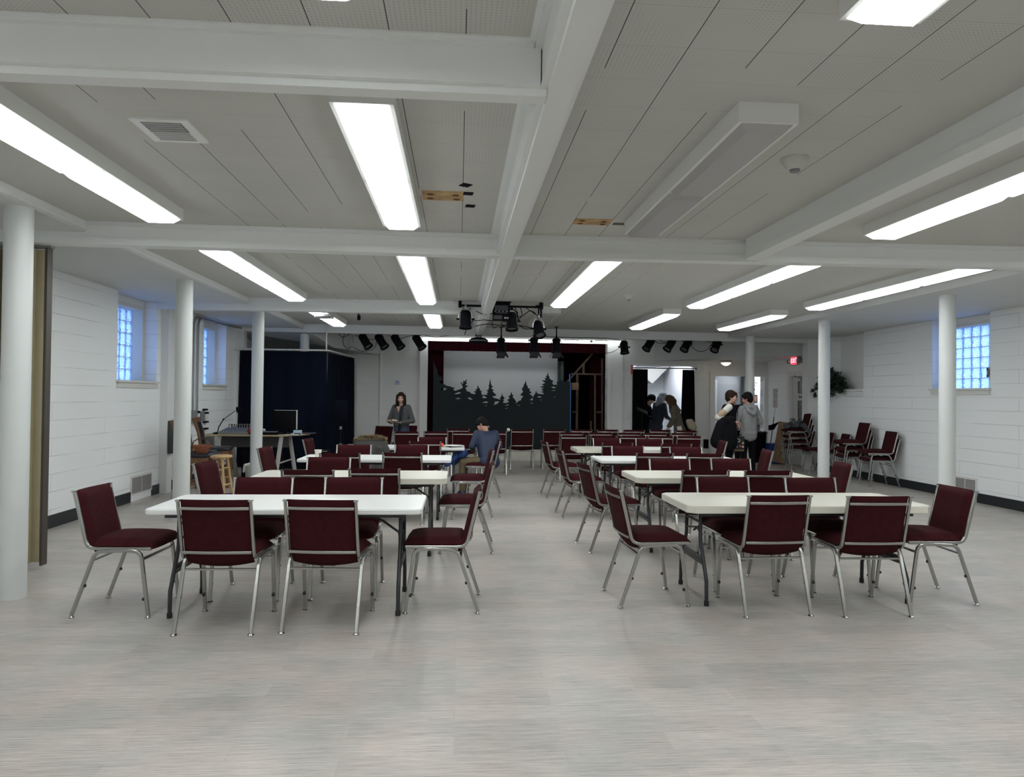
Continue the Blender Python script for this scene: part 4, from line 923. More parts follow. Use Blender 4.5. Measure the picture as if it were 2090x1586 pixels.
# thermostat, socket
t=thing('thermostat','small white thermostat with a blue screen on the stage wall','thermostat',(-1.46,YS,1.84))
MB().rbox(-.065,.065,-.03,0,-.05,.05,.006).build('case',dirtw,t); MB().box(-.03,.03,-.032,-.03,-.012,.028).build('screen',mat('blue_lcd',(.05,.07,.35),.3,emit=(.1,.15,.8),es=.12),t,smooth=0)
tag(MB().rbox(6.02,6.12,17.0,17.1,.32,.54,.005).build('black_box',black),'small black box low on the wall right of the curtained opening','box')

# ================= things by the exit door =================
t=thing('rubbish_bin','black rubbish bin with liner beside the kitchen doorway','bin',(7.30,16.95,0))
MB().lathe([(.20,0),(.24,.70),(.25,.72),(.235,.72),(.22,.66)],20).build('body',black,t)
b=MB(); vs=[]
b.tube([(.245*math.cos(a*PI/12),.245*math.sin(a*PI/12),.73+.015*math.sin(a*2.3)) for a in range(24)],.022,6,closed=True).build('liner',mat('bin_liner',(.01,.01,.012),.3),t)
t=thing('recycling_bin','blue recycling bin with white arrows symbol by the black bin','bin',(7.60,16.65,0))
MB().prism([(-.13,-.17),(.13,-.17),(.13,.17),(-.13,.17)],None,0,.48).build('body',mat('recycle_blue',(.01,.05,.28),.5),t,smooth=0)
b=MB()
for k in range(3):
    a=R(90+120*k); c=[(.055*math.cos(a+q),.055*math.sin(a+q)) for q in (R(-40),R(0),R(40))]
    b.tube([(x-.02,-.173,.27+z*1.3) for x,z in c],.008,6)
b.build('recycling_symbol',metalw,t)
t=thing('long_handled_dustpan','dark lobby dustpan on a long handle leaning by the bins','dustpan',(7.42,16.35,0))
MB().tube([(-.10,0,.01),(.05,.14,.62),(.14,.20,1.12)],.013,8).build('handle',mat('dark_green_handle',(.015,.03,.03),.4),t)
MB().tube([(.14,.20,1.12),(.19,.24,1.32)],.012,8).build('handle_tip',dirtw,t)
MB().prism([(-.10,.0),(.11,.02),(.13,.08),(.02,-.10),(-.09,-.12)][::-1],None,-.03,.03,Matrix.Translation((.08,.13,.92))@Matrix.Rotation(PI/2,4,'X')).build('pan',black,t,smooth=0)
t=thing('leaning_board','tall brown wooden board leaning against the wall by the blue bin','board',(7.58,16.40,0))
Mx=Matrix.Rotation(R(-9),4,'X')@Matrix.Rotation(R(9),4,'Y')
MB().rbox(-.14,.14,-.012,.012,.035,1.02,.004,1,Mx).build('board',mat('varnished_board',(.22,.12,.05),.5,var=.3,vscale=3,stretch=(5,5,1)),t)
t.rotation_euler=(0,0,R(-28))
# plant in the niche
leafm=mat('ivy_leaf',(.012,.028,.016),.4,var=.5,vscale=12); leafl=mat('ivy_leaf_light',(.03,.06,.025),.4)
t=thing('potted_ivy','dark green leafy plant spilling from the wall niche behind a column','plant',(7.86,14.25,1.76))
MB().lathe([(.07,0),(.09,.12),(.08,.12)],16,Matrix.Translation((.06,-.05,0))).build('pot',black,t)
def leaves(n,gen,m,name):
    b=MB()
    for _ in range(n):
        c,s=gen(); M=Matrix.Translation(c)@Matrix.Rotation(random.uniform(0,6.3),4,'Z')@Matrix.Rotation(random.uniform(-1.2,1.2),4,'X')@Matrix.Rotation(random.uniform(-1,1),4,'Y')
        q=[M@Vector(p)*1 for p in ((0,0,0),(s*.42,s*.35,s*.08),(s*.3,s*.75,0),(0,s*1.15,-s*.12),(-s*.3,s*.75,0),(-s*.42,s*.35,s*.08))]
        b.add(q,[(0,1,2,3),(0,3,4,5)])
    return b.build(name,m,t,smooth=0)
def g1():
    while True:
        p=Vector((random.uniform(-1,1),random.uniform(-1,1),random.uniform(-1,1)))
        if p.length<1: break
    return Vector((-.08+p.x*.15,p.y*.55+.10,.20+p.z*.24-.14*abs(p.y))),random.uniform(.05,.085)
def g2():
    y=random.uniform(-.12,.72); return Vector((-.14+random.uniform(-.05,.04),y,random.uniform(-.16,.1))),random.uniform(.05,.08)
leaves(680,g1,leafm,'foliage'); leaves(110,g2,leafm,'trailing_leaves'); leaves(28,lambda:(g1()[0]+Vector((-.05,0,-.03)),.06),leafl,'light_leaves')
# ================= desk corner =================
dk=mat('desk_wood',(.42,.33,.20),.5,var=.1,vscale=3); dl=mat('desk_leg_paint',(.42,.42,.40),.5)
t=thing('trestle_desk','long pale wood desk with tapered grey legs holding sound equipment','desk',(-3.75,13.15,0))
MB().prism([(-.72,-.30),(.73,-.30),(.98,.25),(.98,.45),(-.72,.45)],None,.775,.80).build('desktop',dk,t,smooth=0)
for x in (-.45,.62):
    for s,yy in ((-1,-.24),(1,.36)):
        MB().prism([(-.035,-.02),(.035,-.02),(.035,.02),(-.035,.02)],None,0,.775,Matrix.Shear('XY',4,(0,0))).v
        a=Vector((x+.0,yy+.10*s*0,.775)); c=Vector((x+(-.10 if s<0 else .12),yy,0))
        MB().tube([a,c],.02,sq=True,w=.035,up=(1,0,0)).build('leg',dl,t)
    MB().tube([(x-.03,-.22,.30),(x+.05,.34,.32)],.012,sq=True,up=(0,0,1)).build('leg_rail',dl,t)
MB().box(-.6,.62,.30,.32,.54,.775).build('modesty_panel',mat('desk_panel_grey',(.10,.10,.11),.6),t,smooth=0)
T0=.801
t=thing('mixing_console','grey and red audio mixing console at the left of the desk','mixer',(-3.98,13.15,T0))
b=MB(); b.prism([(-.22,.0),(.28,.0),(.28,.10),(-.22,.04)],None,-.26,.26,Matrix.Rotation(PI/2,4,'Z')@Matrix.Rotation(PI/2,4,'X')); b.build('case',mat('mixer_grey',(.20,.21,.21),.5),t,smooth=0)
kn=None
for i in range(9):
    for j in range(7):
        u=-.2+.055*i; v=-.17+.06*j; zz=.045+.12*(v+.22)
        if kn is None: kn=MB().box(-.008,.008,-.008,.008,0,.02).build('knob',mat('knob_blue',(.12,.16,.25),.4),t,smooth=0); o=kn
        else: o=kn.copy(); C.objects.link(o); o.parent=t
        o.location=(u,v,zz)
MB().box(.25,.275,-.2,.28,.02,.115).box(-.26,.275,.26,.285,.02,.10).build('red_cheek',mat('mixer_red',(.25,.01,.02),.4),t,smooth=0)
b=MB()
for k in range(12):
    x=-.23+k*.045; b.tube([(x,.28,.06),(x,.30,.14+.03*random.random()),(x+.04,.33,.16),(x+.07,.36,.06)],.006,5)
b.build('plugged_cables',black,t)
b=MB()
for k in range(7):
    x=-.10+k*.045; b.tube([(x,.29,.08),(x+.02,.31,.17),(x+.06,.34,.10)],.006,5)
b.build('white_cables',dirtw,t)
t=thing('keyboard_mixer','low black control surface in the middle of the desk','mixer',(-3.42,13.02,T0))
MB().rbox(-.26,.22,-.14,.16,0,.045,.006).build('case',black,t)
b=MB()
for i in range(10): b.box(-.23+i*.043,-.215+i*.043,-.1,.1,.045,.055)
b.build('faders',grey_m,t,smooth=0)
t=thing('desk_lamp','black swing-arm desk lamp at the left of the desk','lamp',(-4.30,13.1,T0))
MB().lathe([(.08,0),(.08,.015),(.03,.03)],20).build('base',black,t)
MB().tube([(0,0,.02),(.02,0,.12),(.10,0,.26)],.009,6).tube([(.10,0,.26),(.31,0,.42)],.006,6).ball((.10,0,.26),.018,8).build('arm',blackm,t)
MB().lathe([(.02,.03),(.045,.0),(.055,-.03)],16,Matrix.Translation((.38,0,.44))@Matrix.Rotation(R(78),4,'Y')@Matrix.Scale(1.6,4,(0,0,1))).build('head',black,t)
t=thing('monitor','black computer monitor with a silver side edge on the desk','monitor',(-3.12,13.18,T0))
MB().rbox(-.26,.19,-.02,.02,.09,.44,.008).build('screen_housing',black,t); MB().box(.185,.20,-.022,.022,.09,.44).box(-.2,.185,-.022,-.0201,.43,.437).build('edge_strip',mat('silver_edge',(.5,.5,.48),.4),t,smooth=0)
MB().rbox(-.12,.08,-.10,.08,0,.015,.005).box(-.05,.01,.0,.03,.015,.2).build('stand',black,t)
t=thing('small_box','small pale blue box on the right of the desk','box',(-2.88,13.05,T0)); MB().rbox(-.07,.07,-.04,.04,0,.08,.004).build('carton',mat('pale_blue_box',(.35,.45,.52),.5),t); MB().box(-.05,.06,-.0415,-.0401,0,.03).build('dark_label',mat('navy_label',(.02,.03,.12),.5),t,smooth=0)
tag(MB().box(-.13,.1,-.09,.09,0,.006).build('paper_sheet',metalw,smooth=0,loc=(-2.95,12.93,T0)),'white sheet of paper at the front edge of the desk','paper')
tag(MB().rbox(-.11,.16,-.09,.09,0,.02,.004).build('notebook',mat('notebook_cover',(.03,.03,.04),.5),loc=(-2.80,13.4,T0)),'dark notebook lying at the right end of the desk','notebook')
o=MB()
for k in range(5): o.ball((-.05+.025*k,random.uniform(-.02,.02),.03),.04,10,(1,1,.7))
tag(remesh(o.build('crumpled_bag',metalw,loc=(-3.62,13.38,T0+.03)),.008),'crumpled white plastic bag lying on the desk','bag')
tag(MB().rbox(-3.86,-3.52,13.05,13.40,0,.52,.01).build('computer_tower',black),'black computer tower on the floor under the desk','computer')
tag(MB().rbox(-3.45,-3.2,13.1,13.4,0,.42,.01).build('amplifier_case',black),'black amplifier case under the desk beside the tower','speaker')
t=thing('waste_bin','small white waste bin with a bag behind the third left column','bin',(-3.50,12.45,0))
MB().lathe([(.10,0),(.12,.30)],18).build('body',dirtw,t); remesh(MB().ball((-.03,0,.31),.075,12,(1,1,.6)).cap((-.1,-.03,.3),(-.13,-.05,.2),.04,.02).build('bag',metalw,t),.01)
# bar stool
t=thing('bar_stool','light wooden round-seat bar stool behind the second left chair','stool',(-3.44,10.62,0))
MB().lathe([(.14,.585),(.162,.60),(.165,.615),(.155,.628),(.13,.632)],28).build('seat',wood_l,t)
ft=[]
for k in range(4):
    a=R(35+90*k); c,s=math.cos(a),math.sin(a); ft.append((c,s)); MB().tube([(c*.10,s*.10,.60),(c*.185,s*.185,.0)],.019,8).build('leg',wood_l,t)
for i,(z,) in enumerate(((.42,),(.30,),(.18,))):
    rr=.10+(.6-z)/.6*.085
    for k in range(4):
        if i==1 and k%2: continue
        a,c=ft[k],ft[(k+1)%4]; zz=z+(.03 if k%2 else 0); MB().tube([(a[0]*rr,a[1]*rr,zz),(c[0]*rr,c[1]*rr,zz)],.010,6).build('rung',wood_l,t)
# counter-height brown chairs
vinyl=mat('black_vinyl',(.012,.013,.02),.35)
def tall_chair(x,y,rz,l):
    t=thing('dining_chair',l,'chair',(x,y,0),rz,'brown counter chairs by the desk')
    for sx_ in (-.20,.20):
        MB().tube([(sx_,-.27,0),(sx_,-.22,.35),(sx_,-.205,.62),(sx_,-.25,.9),(sx_,-.33,1.13)],.022,sq=True,up=(1,0,0),w=.018).build('leg',wood_b,t)
        MB().tube([(sx_,.20,0),(sx_,.19,.60)],.022,sq=True,up=(1,0,0)).build('leg',wood_b,t)
        MB().box(sx_-.012,sx_+.012,-.22,.19,.20,.24).build('side_rail',wood_b,t,smooth=0)
    MB().box(-.2,.2,-.215,-.19,.52,.60).box(-.2,.2,.175,.20,.52,.60).box(-.21,-.185,-.2,.19,.52,.60).box(.185,.21,-.2,.19,.52,.60).build('apron',wood_b,t,smooth=0)
    MB().rbox(-.23,.23,-.21,.23,.595,.655,.025,3).build('seat',vinyl,t)
    M=Matrix.Translation((0,-.255,.90))@Matrix.Rotation(R(12),4,'X')
    MB().rbox(-.185,.185,-.015,.02,-.20,.16,.012,2,M).build('backrest_pad',vinyl,t); MB().rbox(-.20,.20,-.015,.012,.16,.24,.008,2,M).build('top_rail',wood_b,t)
tall_chair(-3.76,10.72,R(-94),'brown counter-height chair holding the wicker basket, behind the second column')
tall_chair(-3.93,11.95,R(-80),'brown counter-height chair with dark seat in front of the desk')
wick=mat('orange_wicker',(.25,.075,.03),.6,bump=.8,bscale=60)
t=thing('wicker_basket','orange-brown wicker basket with a handle on the brown chair seat','basket',(-3.70,10.62,.656))
b=MB()
for k in range(6): r_=.075+.012*k; b.tube([(r_*math.cos(a*PI/10),r_*math.sin(a*PI/10),.012+k*.019) for a in range(20)],.008,6,closed=True)
b.lathe([(.07,.0),(.075,.01)],16)
for k in range(14): a=2*PI*k/14; b.tube([(.072*math.cos(a),.072*math.sin(a),0),(.14*math.cos(a),.14*math.sin(a),.125)],.005,5)
b.build('weave',wick,t); MB().tube([(-.135,0,.11),(-.12,0,.17),(-.06,0,.205),(.06,0,.205),(.12,0,.17),(.135,0,.11)],.008,6).build('handle',mat('dark_wicker',(.05,.02,.015),.6),t)
tag(MB().rbox(-.14,.14,-.10,.10,0,.02,.004).build('folded_laptop',mat('laptop_grey',(.04,.045,.07),.4),loc=(-3.74,10.86,.656)),'thin dark laptop on the front of the brown chair seat','laptop')
tag(MB().rbox(XL+.111,XL+.19,11.18,11.34,.60,1.10,.006).build('wall_speaker',mat('dark_grey_speaker',(.06,.06,.06),.6)),'tall dark grey box on the pier behind the second left column','speaker')
# conduits, boxes and cable bundle on the left wall
t=thing('wall_conduit','two grey conduits rising on the left wall and bending along the ceiling','conduit',(XL+.03,0,0))
for y in (12.42,12.62): MB().tube([(0,y,1.22),(0,y,2.70),(0,y+.05,2.79),(0,y+.15,2.84),(.02,14.2,2.845),(.1,14.7,2.85)],.016,8).build('conduit_pipe',mat('galvanised_conduit',(.28,.29,.31),.4,metal=.5),t)
t=thing('socket_boxes','row of grey and black electrical boxes on the left wall above the desk','electrical box',(XL,12.55,1.12))
MB().rbox(0,.08,-.22,-.05,-.09,.11,.006).rbox(0,.06,.20,.36,-.09,.09,.006).build('grey_box',grey_m,t); MB().rbox(0,.06,-.02,.14,-.10,.10,.006).build('black_box',black,t)
for q in ((.40,.55,.10,.13),(.42,.6,.04,.07),(.42,.6,-.12,-.09),(.42,.6,-.24,-.21)): MB().rbox(0,.05,*q,.004).build('cable_clip',black,t)
MB().rbox(.061,.065,.0,.12,-.05,.06,.001).rbox(.0,.052,.45,.57,-.07,.03,.004).build('white_label',metalw,t)
cable([(-4.38,11.50,2.86),(-4.39,11.50,2.3),(-4.37,11.50,1.9),(-4.35,11.5,1.7),(-4.38,11.5,1.5),(-4.36,11.5,1.1)],'thick bundle of black cables running down the left pier',.016,name='cable_bundle')
cable([(-4.40,11.52,1.9),(-4.32,11.5,1.75),(-4.37,11.5,1.6),(-4.33,11.5,1.3)],'loose black cable beside the bundle on the left pier',.007,name='cable_bundle')
# black PA things before the navy curtain
t=thing('speaker_stand','black tripod speaker stand with loudspeaker before the navy curtain','speaker stand',(-2.33,14.35,0))
MB().cyl((0,0,.15),(0,0,1.0),.016).build('pole',blackm,t)
for k in range(3): a=R(30+120*k); MB().tube([(0,0,.55),(.38*math.cos(a),.38*math.sin(a),.01)],.010,6).build('leg',blackm,t)
MB().rbox(-.13,.13,-.12,.12,1.0,1.42,.03).build('loudspeaker',mat('speaker_navy_black',(.004,.005,.009),.9,spec=.05),t)
MB().cyl((0,0,.5),(0,0,.56),.03).cyl((0,0,.84),(0,0,.90),.025).build('collar',grey_m,t)
t=thing('amplifier_case','black equipment case with a pale edge before the navy curtain','case',(-2.62,13.95,0)); MB().rbox(-.14,.14,-.18,.18,0,.46,.01).build('body',black,t); MB().box(-.14,.14,-.182,-.1801,.44,.455).build('edge_strip',grey_m,t,smooth=0)
t=thing('music_stand','black music stand in front of the black curtain opening','music stand',(4.33,16.55,0))
MB().cyl((0,0,.03),(0,0,1.18),.011).build('pole',blackm,t)
for k in range(3): a=R(90+120*k); MB().tube([(0,0,.22),(.26*math.cos(a),.26*math.sin(a),.01)],.008,6).build('leg',blackm,t)
MB().rbox(-.15,.15,-.006,.006,-.09,.09,.004,1,Matrix.Translation((0,-.02,1.24))@Matrix.Rotation(R(25),4,'Y')@Matrix.Rotation(R(-62),4,'X')).build('desk',mat('stand_grey',(.005,.005,.006),.8,spec=.1),t)
# ================= things on the tables =================
t=thing('paper_cup','white paper cup on the left end of the third left table','cup',(-1.72,8.93,.7425))
MB().lathe([(.030,0),(.041,.092),(.044,.095),(.044,.101),(.040,.101),(.029,.004)],28,cap=False).lathe([(.0005,.003),(.029,.003)],20,cap=False).lathe([(.0005,.001),(.030,.0)],20,cap=False).build('cup',mat('paper_cup_white',(.75,.72,.66),.5),t)
t=thing('plate_with_lid','white foam plate at the right end of the farthest left table','plate',(-.07,11.02,.7425))
MB().lathe([(.001,.0),(.09,.0),(.15,.018),(.152,.024),(.09,.008),(.001,.008)],28,cap=False).build('plate',metalw,t); MB().ball((.0,.0,.016),.10,14,(1.2,1,.12)).build('napkin',metalw,t)
o=MB()
for k in range(6): o.ball((random.uniform(-.035,.035),random.uniform(-.03,.03),.02+.012*(k%2)),.026,8)
tag(remesh(o.build('orange_wrapper',mat('orange_plastic',(.85,.12,.02),.5),loc=(-.27,10.98,.7425+.004)),.006),'small bright orange wrapper beside the foam plate','wrapper')
tag(MB().ball((0,0,0),.016,10,(1.8,1,.6)).cap((.02,0,0),(.09,.02,0),.004,.003).build('black_spoon',black,loc=(-.12,10.88,.7525)),'small black spoon in front of the foam plate','spoon')
tag(MB().ball((0,0,0),.034,14).build('white_ball',metalw,loc=(.975,13.78,.885)),'small white ball perched by the chair top behind the seated person','ball')

# ================= people =================
def hand(b,w,d,nrm,curl=.5,side=1,s=1.0):
    """palm and five fingers from wrist w, pointing along d, palm facing nrm; thumb on side"""
    w=Vector(w); d=Vector(d).normalized(); nrm=Vector(nrm); nrm=(nrm-d*nrm.dot(d)).normalized(); lat=d.cross(nrm)*side
    for k in range(4):
        o=(k-1.5)*.019*s; b.cap(w+lat*o*.6,w+d*.085*s+lat*o,.014*s,.0115*s,10)
        L=(.075,.085,.08,.062)[k]*s; p=w+d*.085*s+lat*o; a=0; dd=d
        for q in range(3):
            a+=curl*(.7 if q else .5); dd=(d*math.cos(a)+nrm*math.sin(a)); e=p+dd*L*(.45,.32,.23)[q]; b.cap(p,e,.0092*s,.0082*s,8); p=e
    p=w+d*.02*s-lat*.028*s; e=p+(d*.7-lat*.6+nrm*.25).normalized()*.045*s; b.cap(p,e,.012*s,.010*s,8); b.cap(e,e+(d*.85-lat*.1+nrm*.5).normalized()*.032*s,.0098*s,.008*s,8)
def person(label,loc,rz,H,sk,hair,hcol,top,trs,shoe,arms,lean=0,headrot=(0,0),seated=False,topfn=None,extra=None,style='short',knees=None,group=None):
    t=thing('person',label,'person',loc,rz)
    hz=.52*H if not seated else .56
    Lm=Matrix.Translation((0,0 if not seated else -.08,hz))@Matrix.Rotation(R(-lean),4,'X')
    def U(x,y,z): return Lm@Vector((x,y,z))        # upper-body point, z above hip
    sh=.295*H; nk=.315*H; hc=.415*H; k=H/1.7
    N=U(0,.0,nk); Hd=U(0,.02,hc)
    HM=Matrix.Translation(U(0,.018,.343*H))@Matrix.Rotation(R(-lean),4,'X')@Matrix.Rotation(R(headrot[0]),4,'Z')@Matrix.Rotation(R(-headrot[1]),4,'X')
    def Hp(x,y,z): return HM@Vector((x*k,y*k,z*k))     # head point: origin at skull base, skull centre z .10
    b=MB()
    b.ball(Hp(0,-.005,.115),.098*k,16,(.80,.98,1.02),HM.to_3x3().to_4x4()); b.ball(Hp(0,.03,.05),.066*k,14,(.85,.92,1.0),HM.to_3x3().to_4x4())
    b.ball(Hp(0,.062,.008),.024*k,10); b.cap(Hp(0,.088,.095),Hp(0,.106,.064),.009*k,.012*k,8); b.cap(Hp(-.018,.083,.03),Hp(.018,.083,.03),.010*k,.010*k,8)
    b.cap(Hp(-.045,.078,.098),Hp(.045,.078,.098),.010*k,.010*k,8)
    for s in (-1,1): b.ball(Hp(s*.080,-.005,.08),.024*k,8,(.35,.7,1.1),HM.to_3x3().to_4x4()); b.ball(Hp(s*.036,.072,.06),.026*k,8)
    b.cap(U(0,-.01,nk-.05),Hp(0,-.015,.04),.052*k,.050*k,12)
    b.cap(U(0,-.01,.05),U(0,-.02,sh-.10),.095*k,.095*k,14); b.cap(U(-.12*k,-.01,sh-.04),U(.12*k,-.01,sh-.04),.045*k,.045*k,12)
    b.cap(U(-.06,0,0),U(.06,0,0),.085*k,.085*k,12)
    S={}
    for s,nm in ((1,'R'),(-1,'L')):
        S[nm]=U(s*.165*k,-.005,sh-.02); e,w_=Vector(arms[nm][0]),Vector(arms[nm][1])
        b.cap(S[nm],e,.040*k,.034*k,12); b.cap(e,w_,.033*k,.024*k,12)
        a=arms[nm]; d=(w_-e) if len(a)<3 or a[2] is None else Vector(a[2]); hand(b,w_,d,a[3] if len(a)>3 else (0,0,1),a[4] if len(a)>4 else .5,s*(1),k)
    legs={}
    for s,nm in ((1,'R'),(-1,'L')):
        hp=(Vector((s*.085*k,0 if not seated else -.05,hz-.02)))
        if seated: kn=Vector((s*.13,.40,.53)); an=Vector((s*.14,.38,.09))
        else: kn=Vector((s*.095*k,.02,.285*H)); an=Vector((s*.10*k,-.02,.05*H))
        if knees and nm in knees: kn,an=Vector(knees[nm][0]),Vector(knees[nm][1])
        legs[nm]=(hp,kn,an); b.cap(hp,kn,.078*k,.052*k,14); b.cap(kn,an,.050*k,.033*k,12); b.cap(an,an+Vector((0,.12,-.04)),.033,.028,10)
    remesh(b.build('body',sk,t),.0075,3,.5)
    e=MB()
    for s in (-1,1): e.ball(Hp(s*.033,.094,.088),.0085*k,8,(1.3,.7,.75),HM.to_3x3().to_4x4())
    e.build('eyes',mat('eye_dark',(.02,.015,.012),.2),t)
    e=MB().cap(Hp(-.018,.091,.032),Hp(.018,.091,.032),.005*k,.005*k,8); e.build('mouth',mat('lips',(.32,.10,.09),.5),t)
    e=MB()
    for s in (-1,1): e.cap(Hp(s*.016,.094,.108),Hp(s*.048,.086,.111),.0045*k,.004*k,6)
    hm=mat('hair_%s'%hcol[0],hcol[1],.7,bump=.5,bscale=90,spec=.12)
    e.build('eyebrows',hm,t)
    h=MB(); q=HM.to_3x3().to_4x4()
    h.ball(Hp(0,-.018,.135),.108*k,16,(.84,.98,.98),q); h.ball(Hp(0,-.05,.085),.088*k,14,(.92,.8,1),q)
    if style=='short':
        h.cap(Hp(-.05,.065,.165),Hp(.03,.08,.168),.028*k,.030*k,8); h.cap(Hp(.075,.01,.12),Hp(.078,.0,.085),.02*k,.014*k,8); h.cap(Hp(-.075,.01,.12),Hp(-.078,.0,.085),.02*k,.014*k,8)
    if style in('bob','long'):
        ln=-.12 if style=='bob' else -.30
        for s in (-1,1):
            for i in range(5):
                a=-.9+i*.42; x,y=s*.085*math.cos(a*.6),-.075+.05*i*.9-.02
                if y>.055: continue
                h.cap(Hp(x*.9,y*.9,.15),Hp(x*1.0,y,.02),.032*k,.034*k,10); h.cap(Hp(x*1.0,y,.02),Hp(x*1.12,y-.01,.02)+Vector((0,0,(ln-.02)*k*(1-.12*i))),.034*k,.022*k,10)
        h.cap(Hp(0,-.09,.1),Hp(0,-.11,.02)+Vector((0,-.01,ln*k)),.055*k,.045*k,10)
        for s in (-1,1):
            for q in range(3): h.cap(Hp(s*.085,-.04+.03*q,.0),Hp(s*(.115+.012*(q%2)),-.03+.035*q,ln*(.9-.12*q)),.024*k,.016*k,8)
        h.cap(Hp(.01,.055,.195),Hp(.075,.045,.11),.022*k,.020*k,8); h.cap(Hp(.01,.055,.195),Hp(-.076,.04,.12),.018*k,.016*k,8)
    if style=='none': h=None
    if h: remesh(h.build('hair',hm,t),.009,2,.5)
    # top
    def sleeves(c,s,nm,r=1.0,fr=.93):
        e_,w_=Vector(arms[nm][0]),Vector(arms[nm][1]); c.cap(S[nm]+Vector((0,0,-.0)),e_,.064*k*r,.055*k*r,12); c.cap(e_,e_+(w_-e_)*fr,.054*k*r,.042*k*r,12)
    c=MB()
    c.cap(U(-.05,0,.06),U(-.065*k,0,sh-.10),.125*k,.125*k,14); c.cap(U(.05,0,.06),U(.065*k,0,sh-.10),.125*k,.125*k,14)
    c.cap(U(0,.0,.06),U(0,.0,sh-.10),.125*k,.128*k,14)
    c.cap(U(-.12*k,-.005,sh-.035),U(.12*k,-.005,sh-.035),.068*k,.068*k,12); 
    if not (topfn and topfn.get('short')): c.cap(U(-.05,0,-.02),U(.05,0,-.02),.132*k,.132*k,12)
    if not (topfn and topfn.get('nosleeve')):
        for s,nm in ((1,'R'),(-1,'L')): sleeves(c,s,nm)
    remesh(c.build(topfn.get('name','jumper') if topfn else 'jumper',top,t),.011,5,.6)
    if topfn and topfn.get('nosleeve'):
        for nm in ('R','L'):
            for part,m_,a0,a1,r0,r1 in (('sleeve',topfn['sm'],0,1,.07,.058),):
                e_,w_=Vector(arms[nm][0]),Vector(arms[nm][1]); c=MB(); c.cap(S[nm],e_,.070*k,.058*k,12); c.cap(e_,e_+(w_-e_)*.93,.057*k,.044*k,12); so=remesh(c.build('sleeve',topfn['sm'],t),.010,4,.6)
                c=MB(); a_,b_=S[nm].lerp(e_,.45),S[nm].lerp(e_,.80); c.cap(a_,b_,.071*k,.068*k,12); c.build('sleeve_band',topfn['bm'],so)
    # trousers
    c=MB(); c.cap(Vector((-.05,-.0 if not seated else -.07,hz)),Vector((.05,0 if not seated else -.07,hz)),.125*k,.125*k,12)
    for nm,(hp,kn,an) in legs.items(): c.cap(hp,kn,.095*k,.068*k,14); c.cap(kn,an+Vector((0,0,.02)),.064*k,.056*k,12)
    remesh(c.build('trousers',trs,t),.011,4,.6)
    for nm,(hp,kn,an) in legs.items():
        f=MB(); z0=.045; f.cap((an.x,an.y-.02,z0+.01),(an.x,an.y+.17,z0-.005),.043,.040,12); f.cap((an.x,an.y,z0+.03),(an.x,an.y+.03,z0+.04),.045,.04,10)
        f.v=[(x,y,max(0.004,z)) for x,y,z in f.v]; so=remesh(f.build('shoe',shoe,t),.009,3,.5)
        MB().rbox(an.x-.045,an.x+.045,an.y-.065,an.y+.215,.0,.022,.01).build('sole',mat('shoe_sole',(.35,.35,.36),.6),so)
    if extra: extra(t,U,Hp,S,k,arms)
    return t
jeans=mat('blue_jeans',(.055,.085,.15),.85,bump=.3,bscale=300,var=.25,vscale=7); blkc=mat('black_cloth',(.006,.006,.008),.9,spec=.1)
grayk=mat('grey_knit',(.075,.078,.082),.95,bump=.5,bscale=200); navys=mat('navy_shirt',(.010,.022,.060),.6,bump=.1,bscale=20)
khaki=mat('khaki_cloth',(.12,.09,.05),.85); greyh=mat('grey_hoodie_cloth',(.26,.265,.27),.95,bump=.3,bscale=120,var=.06,vscale=30)
navyc=mat('navy_coat_cloth',(.012,.018,.032),.8); plaid=mat('plaid_tweed',(.12,.105,.08),.95,bump=.5,bscale=150,var=.5,vscale=60)
tanm=mat('tan_fleece',(.40,.30,.20),.9); whitef=mat('white_fleece',(.62,.60,.56),.9); beige=mat('beige_canvas',(.36,.31,.22),.85)
shoe_b=mat('dark_shoe',(.015,.015,.018),.5); shoe_n=mat('navy_sneaker',(.01,.02,.09),.5)
BR=('brown',(.022,.012,.008)); BK=('black',(.008,.007,.007)); LB=('long_brown',(.075,.042,.022)); GB=('greybrown',(.10,.08,.065))
# woman with the plate
def ex1(t,U,Hp,S,k,arms):
    MB().tube([U(-.06,.06,.49),U(-.065,.155,.36),U(-.045,.165,.15),U(-.03,.17,-.02),U(-.03,.165,-.18)],.026,8,sq=True,w=.006,up=(0,1,0)).build('scarf',mat('black_scarf',(.008,.009,.018),.9),t)
    MB().prism([(-.045,0),(.045,0),(0,-.13)],None,-.004,.004,Matrix.Translation(U(0,.142,.475))@Matrix.Rotation(R(80),4,'X')).build('neckline',skin2,t,smooth=0)
person('person with shoulder-length dark hair in grey cardigan and jeans holding a plate',(-1.18,14.95,0),PI-.38,1.60,skin2,1,BR,grayk,jeans,shoe_b,
 {'R':((.27,.03,1.00),(.10,.25,.97),(-.55,.75,.15),(0,0,1),.35),'L':((-.27,.02,1.00),(-.11,.27,.97),(.35,.8,.12),(0,0,1),.35)},lean=2,headrot=(22,-4),style='bob',extra=ex1,topfn={'name':'cardigan','short':True})
a=PI-.38; px,py=-1.18-math.sin(a)*.42,14.95+math.cos(a)*.42
t=thing('food_plate','flat plate of food held by the person in the grey cardigan','plate',(px-.0,py,1.0))
MB().lathe([(.001,0),(.10,0),(.135,.014),(.136,.018),(.10,.006),(.001,.006)],28,cap=False).build('plate',mat('pale_plate',(.5,.46,.38),.5),t)
b=MB()
for q in range(7): b.ball((random.uniform(.02,.08),random.uniform(-.03,.03),.018),.02,8)
b.build('rice',whitef,t); b=MB()
for q in range(7): b.ball((random.uniform(-.09,-.02),random.uniform(-.03,.03),.015),.018,8)
b.build('pasta',mat('food_tan',(.45,.28,.12),.7),t)
